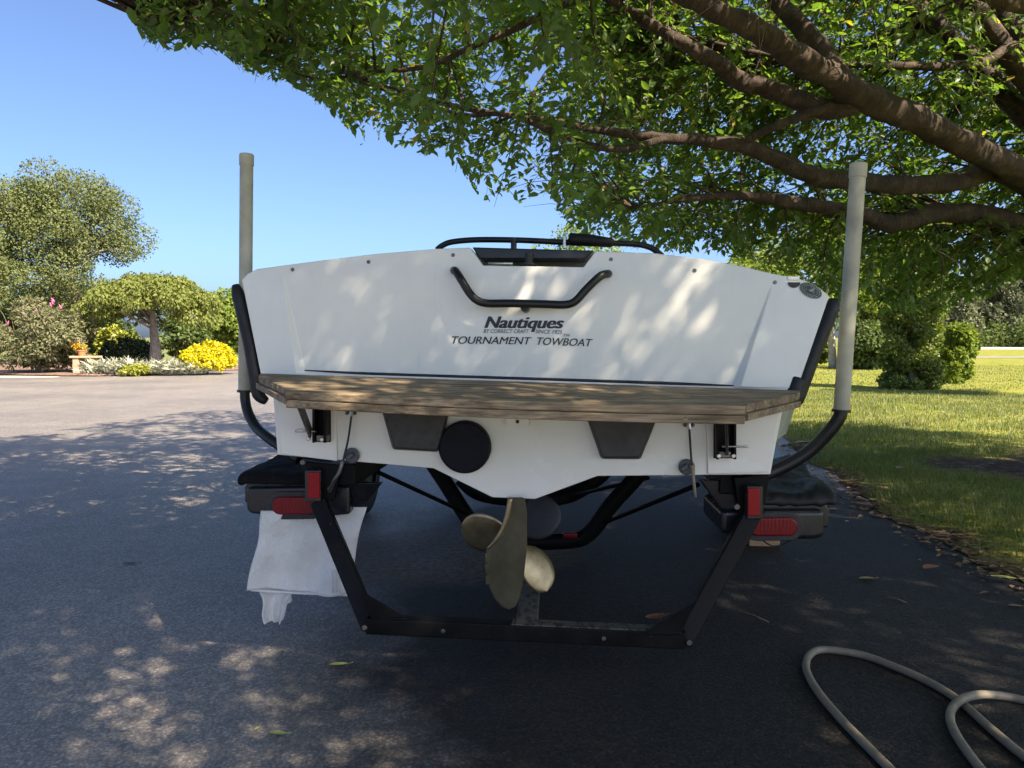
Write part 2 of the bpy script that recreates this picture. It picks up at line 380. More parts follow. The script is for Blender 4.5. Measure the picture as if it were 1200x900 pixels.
# ------------------------------------------------------------------ mesh helpers
class MB:
    def __init__(s): s.v = []; s.f = []; s.along = {}
    def add(s, vs, fs):
        o = len(s.v); s.v += [Vector(a) for a in vs]; s.f += [tuple(i + o for i in f) for f in fs]; return o
    def box(s, c, x, y, z):
        """c centre, x y z half-extent vectors"""
        c, x, y, z = map(Vector, (c, x, y, z))
        vs = [c + x * i + y * j + z * k for i in (-1, 1) for j in (-1, 1) for k in (-1, 1)]
        s.add(vs, [(0, 1, 3, 2), (4, 6, 7, 5), (0, 4, 5, 1), (2, 3, 7, 6), (0, 2, 6, 4), (1, 5, 7, 3)])
        return s
    def beam(s, a, b, w, h, up=(0, 0, 1)):
        a, b = Vector(a), Vector(b); d = (b - a).normalized(); u = Vector(up)
        sd = d.cross(u).normalized(); u = sd.cross(d).normalized()
        return s.box((a + b) / 2, (b - a) / 2, sd * (w / 2), u * (h / 2))
    def prism(s, loop, vec):
        loop = [Vector(p) for p in loop]; n = len(loop); vec = Vector(vec)
        s.add(loop + [p + vec for p in loop],
              [tuple(range(n)), tuple(range(2 * n - 1, n - 1, -1))] + [(i, i + n, (i + 1) % n + n, (i + 1) % n) for i in range(n)])
        return s
    def tube(s, pts, rad, n=10, cap=True, smooth=0, flat=None):
        pts = [Vector(p) for p in pts]
        if not hasattr(rad, '__len__'): rad = [rad] * len(pts)
        rad = list(rad)
        if smooth: pts, rad = spline(pts, rad, smooth)
        o = len(s.v); L = 0.0
        t = (pts[1] - pts[0]).normalized()
        ref = Vector((0, 0, 1)) if abs(t.z) < 0.9 else Vector((1, 0, 0))
        nx = t.cross(ref).normalized()
        for i, p in enumerate(pts):
            a = pts[max(0, i - 1)]; b = pts[min(len(pts) - 1, i + 1)]
            t = (b - a).normalized(); nx = (nx - t * nx.dot(t)).normalized(); ny = t.cross(nx)
            if i: L += (p - pts[i - 1]).length
            for k in range(n):
                an = 2 * math.pi * k / n
                s.along[len(s.v)] = L
                s.v.append(p + nx * (math.cos(an) * rad[i]) + ny * (math.sin(an) * rad[i]))
        for i in range(len(pts) - 1):
            for k in range(n):
                q = o + i * n; k2 = (k + 1) % n
                s.f.append((q + k, q + k2, q + n + k2, q + n + k))
        if cap:
            s.f.append(tuple(o + k for k in range(n - 1, -1, -1)))
            s.f.append(tuple(o + (len(pts) - 1) * n + k for k in range(n)))
        return s
    def disc(s, c, axis, r, h, n=24, xdir=None, ry=None):
        c = Vector(c); ax = Vector(axis).normalized()
        x = Vector(xdir).normalized() if xdir else ax.orthogonal().normalized()
        y = ax.cross(x); ry = ry or r
        loop = [c + x * (math.cos(2 * math.pi * k / n) * r) + y * (math.sin(2 * math.pi * k / n) * ry) for k in range(n)]
        return s.prism(loop, ax * h)
    def build(s, name, mat, parent=None, smooth=False, bevel=0, seg=2, origin=None, mats=None, angle=None):
        me = bpy.data.meshes.new(name)
        org = Vector(origin) if origin is not None else (root_loc(parent) if parent else Vector((0, 0, 0)))
        me.from_pydata([tuple(v - org) for v in s.v], [], s.f)
        bm = bmesh.new(); bm.from_mesh(me); bmesh.ops.recalc_face_normals(bm, faces=bm.faces); bm.to_mesh(me); bm.free()
        if s.along:
            at = me.attributes.new('along', 'FLOAT', 'POINT')
            at.data.foreach_set('value', [s.along.get(i, 0.0) for i in range(len(s.v))])
        for mm in (mats or [mat]): me.materials.append(MATS[mm])
        if smooth: me.polygons.foreach_set('use_smooth', [True] * len(me.polygons))
        o = bpy.data.objects.new(name, me); COL.objects.link(o)
        if parent is not None:
            o.parent = parent; o.location = org - root_loc(parent)
        else: o.location = org
        if bevel:
            b = o.modifiers.new('bevel', 'BEVEL'); b.width = bevel; b.segments = seg; b.limit_method = 'ANGLE'; b.angle_limit = math.radians(angle or 40)
            me.polygons.foreach_set('use_smooth', [True] * len(me.polygons))
            w = o.modifiers.new('wn', 'WEIGHTED_NORMAL'); w.keep_sharp = True
        return o
def spline(pts, rad, k):
    P, R = [], []
    n = len(pts)
    for i in range(n - 1):
        p0 = pts[max(i - 1, 0)]; p1 = pts[i]; p2 = pts[i + 1]; p3 = pts[min(i + 2, n - 1)]
        for j in range(k):
            t = j / k; t2 = t * t; t3 = t2 * t
            P.append(0.5 * ((2 * p1) + (p2 - p0) * t + (2 * p0 - 5 * p1 + 4 * p2 - p3) * t2 + (3 * p1 - p0 - 3 * p2 + p3) * t3))
            R.append(rad[i] * (1 - t) + rad[i + 1] * t)
    P.append(pts[-1]); R.append(rad[-1])
    return P, R
def root_loc(o):
    l = Vector((0, 0, 0))
    while o is not None:
        l += Vector(o.location); o = o.parent
    return l
def tag(o, label, cat, group=None, kind=None):
    o['label'] = label; o['category'] = cat
    if group: o['group'] = group
    if kind: o['kind'] = kind
    return o
def structure(o, label=None):
    o['kind'] = 'structure'
    if label: o['label'] = label
    return o
def thing(name, loc, label, cat, group=None):
    o = bpy.data.objects.new(name, None); COL.objects.link(o); o.location = loc; o.empty_display_size = 0.2
    return tag(o, label, cat, group)
def fast_mesh(name, V, Fc, mat, parent=None, smooth=False):
    V = np.asarray(V, dtype=np.float32); Fc = np.asarray(Fc, dtype=np.int32)
    me = bpy.data.meshes.new(name)
    org = root_loc(parent) if parent else Vector((0, 0, 0))
    V = V - np.array(org, dtype=np.float32)
    me.vertices.add(len(V)); me.vertices.foreach_set('co', V.ravel())
    k = Fc.shape[1]
    me.loops.add(Fc.size); me.loops.foreach_set('vertex_index', Fc.ravel())
    me.polygons.add(len(Fc)); me.polygons.foreach_set('loop_start', np.arange(0, Fc.size, k, dtype=np.int32))
    if smooth: me.polygons.foreach_set('use_smooth', np.ones(len(Fc), dtype=bool))
    me.update(calc_edges=True)
    me.materials.append(MATS[mat])
    o = bpy.data.objects.new(name, me); COL.objects.link(o)
    if parent is not None: o.parent = parent
    return o
def norm(a): return a / np.maximum(np.linalg.norm(a, axis=-1, keepdims=True), 1e-9)
LEAF6 = np.array([[0, 0, 0], [0.30, 0.24, 0.07], [0.66, 0.20, 0.05], [1.0, 0.0, -0.04], [0.66, -0.20, 0.05], [0.30, -0.24, 0.07]])
def leaves(P, D, Nn, size, simple=False, width=1.0):
    """arrays of base points, leaf directions, leaf normals, lengths -> verts, faces"""
    D = norm(D); S = norm(np.cross(Nn, D)); U = np.cross(D, S)
    if simple:
        tpl = np.array([[0, 0, 0], [0.5, 0.34, 0.06], [1.0, 0, -0.03], [0.5, -0.34, 0.06]]); fc = np.array([[0, 1, 2, 3]])
    else:
        tpl = LEAF6.copy(); fc = np.array([[0, 1, 2, 3], [0, 3, 4, 5]])
    tpl = tpl * np.array([1, width, 1])
    n = len(P); k = len(tpl)
    V = P[:, None, :] + size[:, None, None] * (tpl[None, :, 0:1] * D[:, None] + tpl[None, :, 1:2] * S[:, None] + tpl[None, :, 2:3] * U[:, None])
    Fc = (np.arange(n) * k)[:, None, None] + fc[None]
    return V.reshape(-1, 3), Fc.reshape(-1, 4)
def sph(n): return norm(RNG.normal(size=(n, 3)))

# ------------------------------------------------------------------ ground
def grid_sheet(name, loop, z, mat):
    mb = MB(); mb.add([(x, y, z) for x, y in loop], [tuple(range(len(loop)))])
    return mb.build(name, mat)
structure(grid_sheet('ground', [(-900, -60), (900, -60), (900, 1500), (-900, 1500)], -0.03, 'far_ground'))
def edge_x(y):
    """right edge of the asphalt"""
    y = np.asarray(y, dtype=float)
    base = np.interp(y, [-12, 0, 3.8, 5, 6.3, 9, 14, 26, 34], [2.45, 2.5, 2.60, 2.72, 2.80, 3.3, 3.9, 4.6, 5.0])
    return base + 0.05 * np.sin(y * 2.1) + 0.035 * np.sin(y * 5.3 + 1) + 0.02 * np.sin(y * 13.0)
ys = np.linspace(-12, 26.5, 160)
drv = [(-60, -12)] + [(float(edge_x(y)) + 0.12, float(y)) for y in ys] + [(-4, 29.5), (-9.6, 30.2), (-13, 28.2), (-16.2, 25.6), (-19, 25.0), (-60, 25.0)]
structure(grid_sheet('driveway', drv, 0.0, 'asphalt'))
# lawn to the right, ragged border, bare soil at the border and round the cherry trunk
TRUNK = Vector((5.5, 6.9, 0))
xs_off = np.concatenate([np.linspace(0, 1.2, 14), np.linspace(1.4, 8, 34), np.linspace(9, 80, 40)])
ysl = np.concatenate([np.linspace(-12, 12, 150), np.linspace(12.4, 36, 50), np.linspace(38, 110, 30)])
LV, soilv = [], []
def soil_at(x, y):
    d = x - edge_x(y)
    wob = 0.10 * np.sin(y * 3.1 + x) + 0.08 * np.sin(y * 7.7 + x * 4)
    s1 = np.clip(1 - (d + wob) / 0.28, 0, 1)
    dt = np.hypot((x - 5.6) / 1.5, (y - 7.2) / 1.05) + 0.2 * np.sin(x * 3 + y * 2.2) + 0.1 * np.sin(x * 7 - y * 5)
    s2 = np.clip((1.25 - dt) / 0.5, 0, 1)
    return np.maximum(s1, s2)
def lawn_z(x, y):
    d = np.clip((x - edge_x(y)) / 0.5, 0, 1)
    return 0.006 + 0.03 * d + 0.012 * np.sin(x * 1.3) * np.sin(y * 1.1) * d
for y in ysl:
    for xo in xs_off:
        x = float(edge_x(min(y, 34))) + xo
        LV.append((x, y, float(lawn_z(x, y)))); soilv.append(float(soil_at(x, y)))
nx_ = len(xs_off)
LF = [(j * nx_ + i, j * nx_ + i + 1, (j + 1) * nx_ + i + 1, (j + 1) * nx_ + i) for j in range(len(ysl) - 1) for i in range(nx_ - 1)]
lawn = fast_mesh('lawn', LV, LF, 'lawn', smooth=True)
aa = lawn.data.attributes.new('soil', 'FLOAT', 'POINT'); aa.data.foreach_set('value', soilv)
structure(lawn)
def blades(n, x0, x1, y0, y1, h0, h1, w, dens):
    X = RNG.uniform(x0, x1, n); Y = RNG.uniform(y0, y1, n)
    pat = 0.5 + 0.5 * np.sin(X * 2.3 + 1.7 * np.sin(Y * 1.9)) * np.sin(Y * 2.9 + 1.3 * np.sin(X * 1.4))
    keep = (X > edge_x(Y) + 0.02) & (RNG.random(n) > soil_at(X, Y) ** 0.6) & (RNG.random(n) < dens + (1 - dens) * pat)
    px, py, d = proj(np.stack([X, Y, np.zeros(n)], -1))
    keep &= (px > 860) & (px < 1290) & (py < 930)
    X, Y, pat = X[keep], Y[keep], pat[keep]; n = len(X)
    Hh = RNG.uniform(h0, h1, n) * (0.55 + 0.6 * pat); an = RNG.uniform(0, 2 * np.pi, n)
    base = np.stack([X, Y, lawn_z(X, Y)], -1); sd = np.stack([np.cos(an), np.sin(an), 0 * an], -1) * w
    ln = np.stack([-np.sin(an), np.cos(an), 0 * an], -1) * (Hh * RNG.uniform(0.2, 0.9, n))[:, None]
    up = np.array([0, 0, 1.0]) * Hh[:, None]
    V = np.stack([base - sd, base + sd, base + sd * .7 + up * .6 + ln * .35, base - sd * .7 + up * .6 + ln * .35, base + up + ln], 1)
    return V, n
GV, GF, off = [], [], 0
for args in ((90000, 2.5, 6.5, 3.4, 8.5, 0.03, 0.085, 0.0018, 0.5), (90000, 2.7, 11, 8.5, 18, 0.03, 0.075, 0.0035, 0.6), (22000, 6, 22, 18, 34, 0.03, 0.06, 0.008, 0.7)):
    V, n = blades(*args)
    GV.append(V.reshape(-1, 3)); b = off + np.arange(n) * 5
    GF.append(np.concatenate([np.stack([b, b + 1, b + 2], -1), np.stack([b, b + 2, b + 3], -1), np.stack([b + 3, b + 2, b + 4], -1)])); off += n * 5
gr = fast_mesh('grass', np.concatenate(GV), np.concatenate(GF), 'grass_blade')
tag(gr, 'short green lawn grass growing right of the driveway', 'grass', kind='stuff')
# far strips beyond the lawn
structure(grid_sheet('far_road', [(27, 45.5), (90, 45.5), (90, 48.5), (27.5, 48.5)], 0.055, 'gravel_road'))
structure(grid_sheet('far_driveway', [(43, 76), (130, 76), (130, 96), (52, 96)], 0.065, 'pale_concrete'))

# ------------------------------------------------------------------ boat
boat = thing('motorboat', B(0, 0.2, -0.49), 'white ski motorboat seen from its stern on a black trailer', 'boat')
UP = dict(up=True)
# transom: wings, top strip with the engine notch, recessed centre panel, lower transom
mb = MB()
def add_poly(pts): mb.add(pts, [tuple(range(len(pts)))])
A, A2 = T(332, 321, 0, True), T(905, 333, 0, True)
Bl, Br = T(347, 437, 0, True), T(868, 453, 0, True)
REC = -0.030
Cl, Cr = T(358, 437, REC, True), T(857, 453, REC, True)
W1, W2 = T(332, 311, 0, True), T(907, 321, 0, True)
L0, R0 = T(305, 437, 0, True), T(935, 455, 0, True)
add_poly([T(283, 328, 0, True), T(290, 321, 0, True), T(300, 315.5, 0, True), W1, A, Bl, L0])
top = [(370, 306), (440, 297.5), (512, 291.5), (551, 290), (566, 311), (684, 313), (698, 294), (770, 297), (820, 303), (870, 312)]
add_poly([W1] + [T(x, y, 0, True) for x, y in top] + [W2, A2, A])
add_poly([W2, T(925, 324, 0, True), T(945, 329, 0, True), T(960, 337, 0, True), T(972, 347, 0, True), R0, Br, A2])
add_poly([A, A2, Cr, Cl]); add_poly([A, Cl, Bl]); add_poly([A2, Br, Cr])
add_poly([L0, Bl, Cl, Cr, Br, R0, T(917, 482), T(910, 517), T(903, 556), T(700, 558), T(627, 585), T(577, 583), T(508, 549), T(325, 533), T(320, 465)])
nfront = len(mb.f)
# thickness: rim going forward from the outline
rim = [T(283, 328, 0, True), T(290, 321, 0, True), T(300, 315.5, 0, True), W1] + [T(x, y, 0, True) for x, y in top] + [W2, T(925, 324, 0, True), T(945, 329, 0, True), T(960, 337, 0, True), T(972, 347, 0, True), R0, T(917, 482), T(910, 517), T(903, 556), T(700, 558), T(627, 585), T(577, 583), T(508, 549), T(325, 533), T(320, 465), L0]
o = mb.add(rim + [q + BF * 0.05 for q in rim], [])
n = len(rim)
for i in range(n): mb.f.append((o + i, o + i + n, o + (i + 1) % n + n, o + (i + 1) % n))
transom = mb.build('transom', 'gelcoat', boat)
bm = bmesh.new(); bm.from_mesh(transom.data); bmesh.ops.remove_doubles(bm, verts=bm.verts, dist=0.0005)
bmesh.ops.recalc_face_normals(bm, faces=bm.faces); bm.to_mesh(transom.data); bm.free()
bv = transom.modifiers.new('bevel', 'BEVEL'); bv.width = 0.010; bv.segments = 3; bv.limit_method = 'ANGLE'; bv.angle_limit = math.radians(4)
transom.data.polygons.foreach_set('use_smooth', [True] * len(transom.data.polygons))
transom.modifiers.new('wn', 'WEIGHTED_NORMAL')
# hull shell, lofted forward
st = [
 (0.04, [(0, .36), (.35, .36), (.62, .37), (.98, .37), (1.04, .355), (1.105, .315), (1.03, -.03), (.985, -.11), (.963, -.23), (.945, -.345), (.315, -.38), (.085, -.48), (0, -.48)]),
 (0.35, [(0, .40), (.35, .40), (.62, .40), (1.00, .375), (1.09, .35), (1.145, .30), (1.15, -.01), (1.12, -.10), (1.085, -.235), (.95, -.30), (.32, -.385), (.07, -.48), (0, -.48)]),
 (1.6, [(0, .42), (.35, .42), (.62, .42), (1.02, .40), (1.12, .37), (1.17, .32), (1.18, .02), (1.16, -.06), (1.10, -.20), (.95, -.27), (.34, -.39), (.06, -.49), (0, -.49)]),
 (3.4, [(0, .46), (.32, .46), (.58, .46), (.90, .45), (.99, .42), (1.03, .38), (1.02, .08), (1.0, .0), (.93, -.14), (.80, -.22), (.30, -.39), (.05, -.50), (0, -.50)]),
 (4.8, [(0, .48), (.2, .48), (.35, .48), (.55, .47), (.60, .45), (.63, .41), (.60, .16), (.57, .08), (.50, -.03), (.42, -.10), (.17, -.28), (.03, -.38), (0, -.38)]),
 (5.7, [(0, .47), (.01, .47), (.02, .47), (.03, .47), (.04, .46), (.05, .44), (.04, .34), (.04, .32), (.03, .29), (.025, .27), (.02, .25), (.01, .22), (0, .22)])]
mb = MB()
for s_, sec in st:
    loop = [B(x, s_, z) for x, z in sec] + [B(-x, s_, z) for x, z in reversed(sec[1:-1])]
    mb.v += loop
n = len(loop); fi = []
for i in range(len(st) - 1):
    for k in range(n):
        mb.f.append((i * n + k, i * n + (k + 1) % n, (i + 1) * n + (k + 1) % n, (i + 1) * n + k))
        kk = min(k, n - 1 - k)
        fi.append(1 if kk in (5, 6) and i > -1 and kk == 6 else 0)
mb.f.append(tuple(range((len(st) - 1) * n, len(st) * n)))
hull = mb.build('hull', 'gelcoat', boat, mats=['gelcoat', 'hull_grey'])
for pl, mi in zip(hull.data.polygons, fi): pl.material_index = mi
hull.modifiers.new('es', 'EDGE_SPLIT').split_angle = math.radians(25)
hull.data.polygons.foreach_set('use_smooth', [True] * len(hull.data.polygons))
# proud outer pads of the lower transom
mb = MB()
mb.prism([T(326, 470, .001), T(394, 476, .001), T(396, 540, .001), T(330, 532, .001)], -BF * 0.007)
mb.prism([T(827, 492, .001), T(913, 484, .001), T(900, 553, .001), T(829, 555.5, .001)], -BF * 0.007)
for i in (0, 1):
    q = MB(); q.v = mb.v[i * 8:i * 8 + 8]; q.f = mb.f[:6]
    q.build('transom_pad', 'gelcoat', boat, bevel=0.004)
# rub rails along the transom corners
def rubrail(pix, w):
    q = MB(); P = []
    for x, y in pix: P.append(T(x, y, -0.022, True))
    ax = []
    q.tube(P, [w * .55] + [w] * (len(P) - 2) + [w * .6], 12, smooth=4)
    return q.build('rub_rail', 'rub_rail', boat, smooth=True)
rubrail([(276, 334), (279, 345), (286, 375), (293, 405), (299, 440), (303, 462), (312, 470)], 0.026)
rubrail([(977, 350), (975, 360), (964, 388), (953, 415), (942, 445), (933, 468), (924, 475)], 0.028)
for (x, y, d) in ((933, 448, 0.034),):
    q = MB(); q.tube([T(936, 443, -0.02, True), T(926, 472, -0.02, True)], 0.033, 14); q.build('rail_end', 'rub_rail', boat, smooth=False, bevel=0.008)
# black trim strip at the foot of the centre panel
q = MB(); q.tube([T(357, 434, -.026, True), T(450, 438.5, -.024, True), T(609, 443.5, -.024, True), T(780, 449, -.024, True), T(862, 452, -.024, True)], [.002, .006, .006, .006, .002], 8, smooth=4)
q.build('trim_strip', 'rubber', boat, smooth=True)
# engine notch: dark lid edge, grey well, latch
lid = MB(); lid.prism([T(553, 289.5, -.06, True), T(696, 293.5, -.06, True), T(686, 303.5, -.06, True), T(562, 303, -.06, True)], BF * 0.9)
lid.build('engine_lid', 'vinyl_black', boat, bevel=0.006)
q = MB(); q.prism([T(552, 296, -.20, True), T(697, 300, -.20, True), T(690, 318, -.20, True), T(560, 316, -.20, True)], BF * 0.02); q.build('well_panel', 'inner_grey', boat)
q = MB(); q.tube([T(572, 308.5, -.03, True), T(601, 309, -.03, True)], .006, 8); q.build('latch_bar', 'steel', boat, smooth=True)
q = MB(); q.disc(T(620, 310.5, -.05, True), BU2, .016, .045, 16); q.disc(T(620, 311.5, -.05, True), BU2, .03, .008, 16); q.build('latch_post', 'engine_dark', boat)
# tow handle
q = MB()
q.tube([T(532, 317, 0, True), T(534, 318, .035, True), T(540, 327, .06, True), T(550, 343, .062, True), T(559, 352, .062, True), T(572, 355.5, .062, True), T(600, 355.5, .062, True), T(640, 356.5, .062, True), T(662, 357, .062, True), T(674, 353, .062, True), T(688, 338, .062, True), T(703, 324, .058, True), T(711, 321, .03, True), T(713, 321, 0, True)], .0155, 14, smooth=5)
q.build('tow_handle', 'rail_black', boat, smooth=True)
q = MB(); q.disc(T(616, 362, 0, True), -BF2, .016, .055, 18); q.build('handle_post', 'rail_black', boat, bevel=0.003)
# stern rail behind the transom top, with its padded grip
q = MB()
q.tube([T(512, 293, -.22, True), T(518, 288, -.22, True), T(530, 283.5, -.22, True), T(560, 281, -.22, True), T(610, 281.5, -.22, True), T(665, 284, -.22, True), T(720, 285, -.22, True), T(748, 286.5, -.22, True), T(764, 291, -.22, True), T(776, 300, -.22, True)], .012, 12, smooth=5)
q.build('stern_rail', 'rail_black', boat, smooth=True)
q = MB(); q.tube([T(602, 283, -.22, True), T(602, 296, -.22, True)], .013, 10); q.tube([T(602, 279, -.22, True), T(602, 284, -.22, True)], .0145, 10); q.build('rail_post', 'rail_black', boat)
q = MB(); q.tube([T(667, 280.5, -.21, True), T(669, 280.5, -.21, True), T(690, 281.5, -.21, True), T(716, 284.5, -.21, True), T(718, 285, -.21, True)], [.012, .026, .025, .019, .010], 14, smooth=3); q.build('rail_grip', 'vinyl_wrinkled', boat, smooth=True)
q = MB(); q.box(T(661.5, 284, -.21, True), BT * .006, BF * .012, BU * .026); q.build('rail_clamp', 'steel', boat, bevel=.003)
# screws of the top strip
for x, y in ((343, 316), (432, 307), (531, 299), (716, 304), (814, 317), (908, 331)):
    q = MB(); q.disc(T(x, y, -.001, True), -BF2, .0075, .004, 12); q.build('screw', 'steel_dull', boat, bevel=.0015)
# half-moon vent and oval inspection emblem
q = MB(); c = T(930.5, 331, .001, True)
q.prism([c + BT * (.022 * math.cos(a)) + BU2 * (.020 * math.sin(a)) for a in [math.pi + math.pi * i / 12 for i in range(13)]], -BF2 * .004); q.build('vent', 'engine_dark', boat)
q = MB(); c = T(930, 326, .001, True); q.box(c, BT * .021, BU2 * .006, BF2 * .003); q.build('vent_lip', 'gelcoat', boat)
ed = (BT * math.cos(math.radians(-27)) + BU2 * math.sin(math.radians(-27)))
ec = T(950, 340.5, .001, True)
q = MB(); q.disc(ec, -BF2, .043, .002, 40, xdir=ed, ry=.025); em = q.build('emblem', 'emblem_green', boat)
q = MB()
ex, ey = ed, (-BF2).cross(ed)
for rr_, nn in ((.94, 64), (.62, 48)):
    lo = [ec - BF2 * .0035 + ex * (.043 * rr_ * math.cos(2 * math.pi * k / nn)) + ey * (.025 * rr_ * math.sin(2 * math.pi * k / nn)) for k in range(nn)]
    q.tube(lo + [lo[0]], .0007, 4, cap=False)
for k in range(30):
    a = 2 * math.pi * k / 30 + random.uniform(-.04, .04); l = random.uniform(.003, .006)
    pc = ec - BF2 * .0035 + ex * (.043 * .79 * math.cos(a)) + ey * (.025 * .79 * math.sin(a))
    q.box(pc, ex * l * .5, ey * .0008, BF2 * .0006)
for k in range(26):
    a = random.uniform(0, 6.28); r_ = random.uniform(0, .5)
    pc = ec - BF2 * .0035 + ex * (.043 * r_ * math.cos(a)) + ey * (.025 * r_ * math.sin(a))
    q.box(pc, ex * random.uniform(.001, .004), ey * .0007, BF2 * .0006)
q.build('emblem_print', 'emblem_light', em)
# lettering
def lettering(name, s, p0, p1, cap_px, shear, bold, mat, off=.0245):
    VV, FF = [], []
    for ci, sh in enumerate(np.linspace(-bold, bold, 3) if bold > 0.004 else [0.0]):
        cu = bpy.data.curves.new(name, 'FONT'); cu.body = s; cu.shear = shear; cu.extrude = .01; cu.offset = .008 if bold > .02 else 0.0
        ob = bpy.data.objects.new(name, cu); COL.objects.link(ob)
        dg = bpy.context.evaluated_depsgraph_get()
        m1 = bpy.data.meshes.new_from_object(ob.evaluated_get(dg)); bpy.data.objects.remove(ob)
        k0 = len(VV)
        VV += [(v.co.x + sh, v.co.y, v.co.z + ci * .004) for v in m1.vertices]
        FF += [tuple(i + k0 for i in p_.vertices) for p_ in m1.polygons]
    me = bpy.data.meshes.new(name); me.from_pydata(VV, [], FF)
    co = np.array(VV)
    x0, x1 = co[:, 0].min(), co[:, 0].max()
    capH = 0.70
    f = lambda x, y: T(x, y, 0, True)
    a, b = f(*p0), f(*p1)
    # the panel is recessed more towards its foot
    def rec(q_): 
        z = (q_ - A).dot(BU2); tot = (Cl - A).dot(BU2)
        return -REC * max(0, min(1, z / tot))
    xd = (b - a); w = xd.length; xd.normalize(); yd = BF2.cross(xd).normalized()
    if yd.z < 0: yd = -yd
    sx = w / (x1 - x0); sy = (cap_px / FPX * 2.9) / capH
    zs = .0006 / .01
    root = root_loc(boat)
    for v, c3 in zip(me.vertices, co):
        w_ = a + xd * ((c3[0] - x0) * sx) + yd * (c3[1] * sy)
        v.co = w_ + BF2 * (rec(w_) - .0022) - BF2 * (c3[2] * zs) - root
    me.materials.clear(); me.materials.append(MATS[mat])
    o_ = bpy.data.objects.new(name, me); COL.objects.link(o_); o_.parent = boat
    return o_
lettering('lettering', 'Nautiques', (567, 383.6), (661, 384.2), 13.6, .30, .035, 'lettering')['label'] = 'bold black slanted name lettering'
lettering('lettering', 'BY CORRECT CRAFT', (566, 389.6), (619.5, 390.0), 4.6, .25, 0, 'lettering_grey')
lettering('lettering', 'SINCE 1925', (627, 390.2), (659, 390.8), 4.6, .25, 0, 'lettering_grey')
lettering('lettering', 'TM', (660, 394.2), (667.5, 394.5), 3.6, .25, 0, 'lettering_grey')
lettering('lettering', 'TOURNAMENT', (528.7, 402.0), (622.5, 403.2), 8.8, .26, .010, 'lettering')
lettering('lettering', 'TOWBOAT', (629, 403.3), (694.5, 405.5), 8.8, .26, .010, 'lettering')

# swim platform of teak planks on a frame
PT = math.radians(3.6)
PA = -BF * math.cos(PT) - BU * math.sin(PT)      # aft and slightly down
PU = BT.cross(-PA)                                # platform up
PO = B(0.01, 0, -0.028)
def Pl(x, a, z): return PO + BT * x + PA * a + PU * z
def half_w(a): return float(np.interp(a, [0.0, .10, .44, .60], [1.025, 1.0, .745, .60]))
def front_a(x): return .475 + .055 * (1 - (x / .74) ** 2)
plat = MB()
# frame: rim board following the outline, under the slats
outl = [(-1.01, .03), (-.985, .10), (-.735, .435)] + [(x, front_a(x) - .02) for x in np.linspace(-.70, .70, 15)] + [(.735, .435), (.985, .10), (1.01, .03)]
plat.prism([Pl(x, a, -.052) for x, a in outl], PU * .023)
platform = plat.build('swim_platform', 'teak', boat, bevel=.003, origin=Pl(0, .25, 0))
platform['label'] = 'weathered teak swim platform'
a0 = .03; pw = .044; gap = .007; k = 0
while a0 < .50:
    a1 = a0 + pw
    q = MB()
    if a1 < .455:
        lo = [(-half_w(a0), a0), (-half_w(a1), a1), (half_w(a1), a1), (half_w(a0), a0)]
    else:
        xs_ = np.linspace(-.74, .74, 21) if a0 < .47 else np.linspace(-.55, .55, 15)
        fr = [(x, min(a1 + (0 if a0 > .47 else .0), front_a(x))) for x in xs_]
        fr = [(x, max(a, a0 + .004)) for x, a in fr]
        lo = [(xs_[0], a0)] + fr + [(xs_[-1], a0)]
    jz = random.uniform(-.001, .001)
    q.prism([Pl(x, a, -.028) for x, a in lo], PU * (.028 + jz))
    q.build('plank', 'teak', platform, bevel=.003, origin=Pl(0, (a0 + a1) / 2, 0))
    a0 = a1 + gap
# front nosing boards so the front edge reads as a solid board
q = MB()
xs_ = np.linspace(-.735, .735, 25)
fo = [(x, front_a(x) + .012) for x in xs_]; fi_ = [(x, front_a(x) - .028) for x in xs_[::-1]]
q.prism([Pl(x, a, -.056) for x, a in fo + fi_], PU * .0275); q.build('front_board', 'teak', platform, bevel=.004, origin=Pl(0, .5, 0))
q = MB(); fi_ = [(x, front_a(x) - .020) for x in xs_[::-1]]
q.prism([Pl(x, a, -.0275) for x, a in fo + fi_], PU * .029); q.build('front_board', 'teak', platform, bevel=.005, origin=Pl(0.3, .52, 0))
for sx in (-1, 1):
    q = MB(); q.beam(Pl(sx * .992, .10, -.040), Pl(sx * .738, .445, -.040), .030, .0225, PU); q.build('end_board', 'teak', platform, bevel=.003, origin=Pl(sx * .86, .27, -.04))
for x in (-.655, -.08, .55):
    q = MB(); q.disc(Pl(x, front_a(x) + .0115, -.042), PA, .0075, .002, 14); q.build('wood_plug', 'teak', platform)
# platform brackets
def bracket(xa, xb, y0, y1, strut, bolts, pin, side):
    root = MB()
    root.prism([T(xa, y0, .009), T(xa + 3.0, y0, .009), T(xa + 3.0, y1, .009), T(xa, y1, .009)], -BF * .05)
    root.prism([T(xb - 3.0, y0, .009), T(xb, y0, .009), T(xb, y1, .009), T(xb - 3.0, y1, .009)], -BF * .05)
    root.prism([T(xa - 1, y0, .0085), T(xb + 1, y0, .0085), T(xb + 1, y1 + 1, .0085), T(xa - 1, y1 + 1, .0085)], -BF * .004)
    r = root.build('platform_bracket', 'trailer_paint', boat, bevel=.002)
    q = MB()
    q.beam(strut[0], strut[1], .036, .010, BT); q.build('strut', 'steel_dull', r, bevel=.002)
    for x, y in bolts:
        q = MB(); q.disc(T(x, y, .055), -BF, .0085, .012, 6); q.build('bolt', 'steel', r, bevel=.002)
    q = MB(); q.tube(pin[0], pin[1], 8, smooth=3); q.build('pin', 'steel', r, smooth=True)
    q = MB(); q.box(T((xa + xb) / 2, y1 - 4, .035), BT * .022, BF * .02, BU * .012); q.build('hinge_block', 'steel_dull', r, bevel=.003)
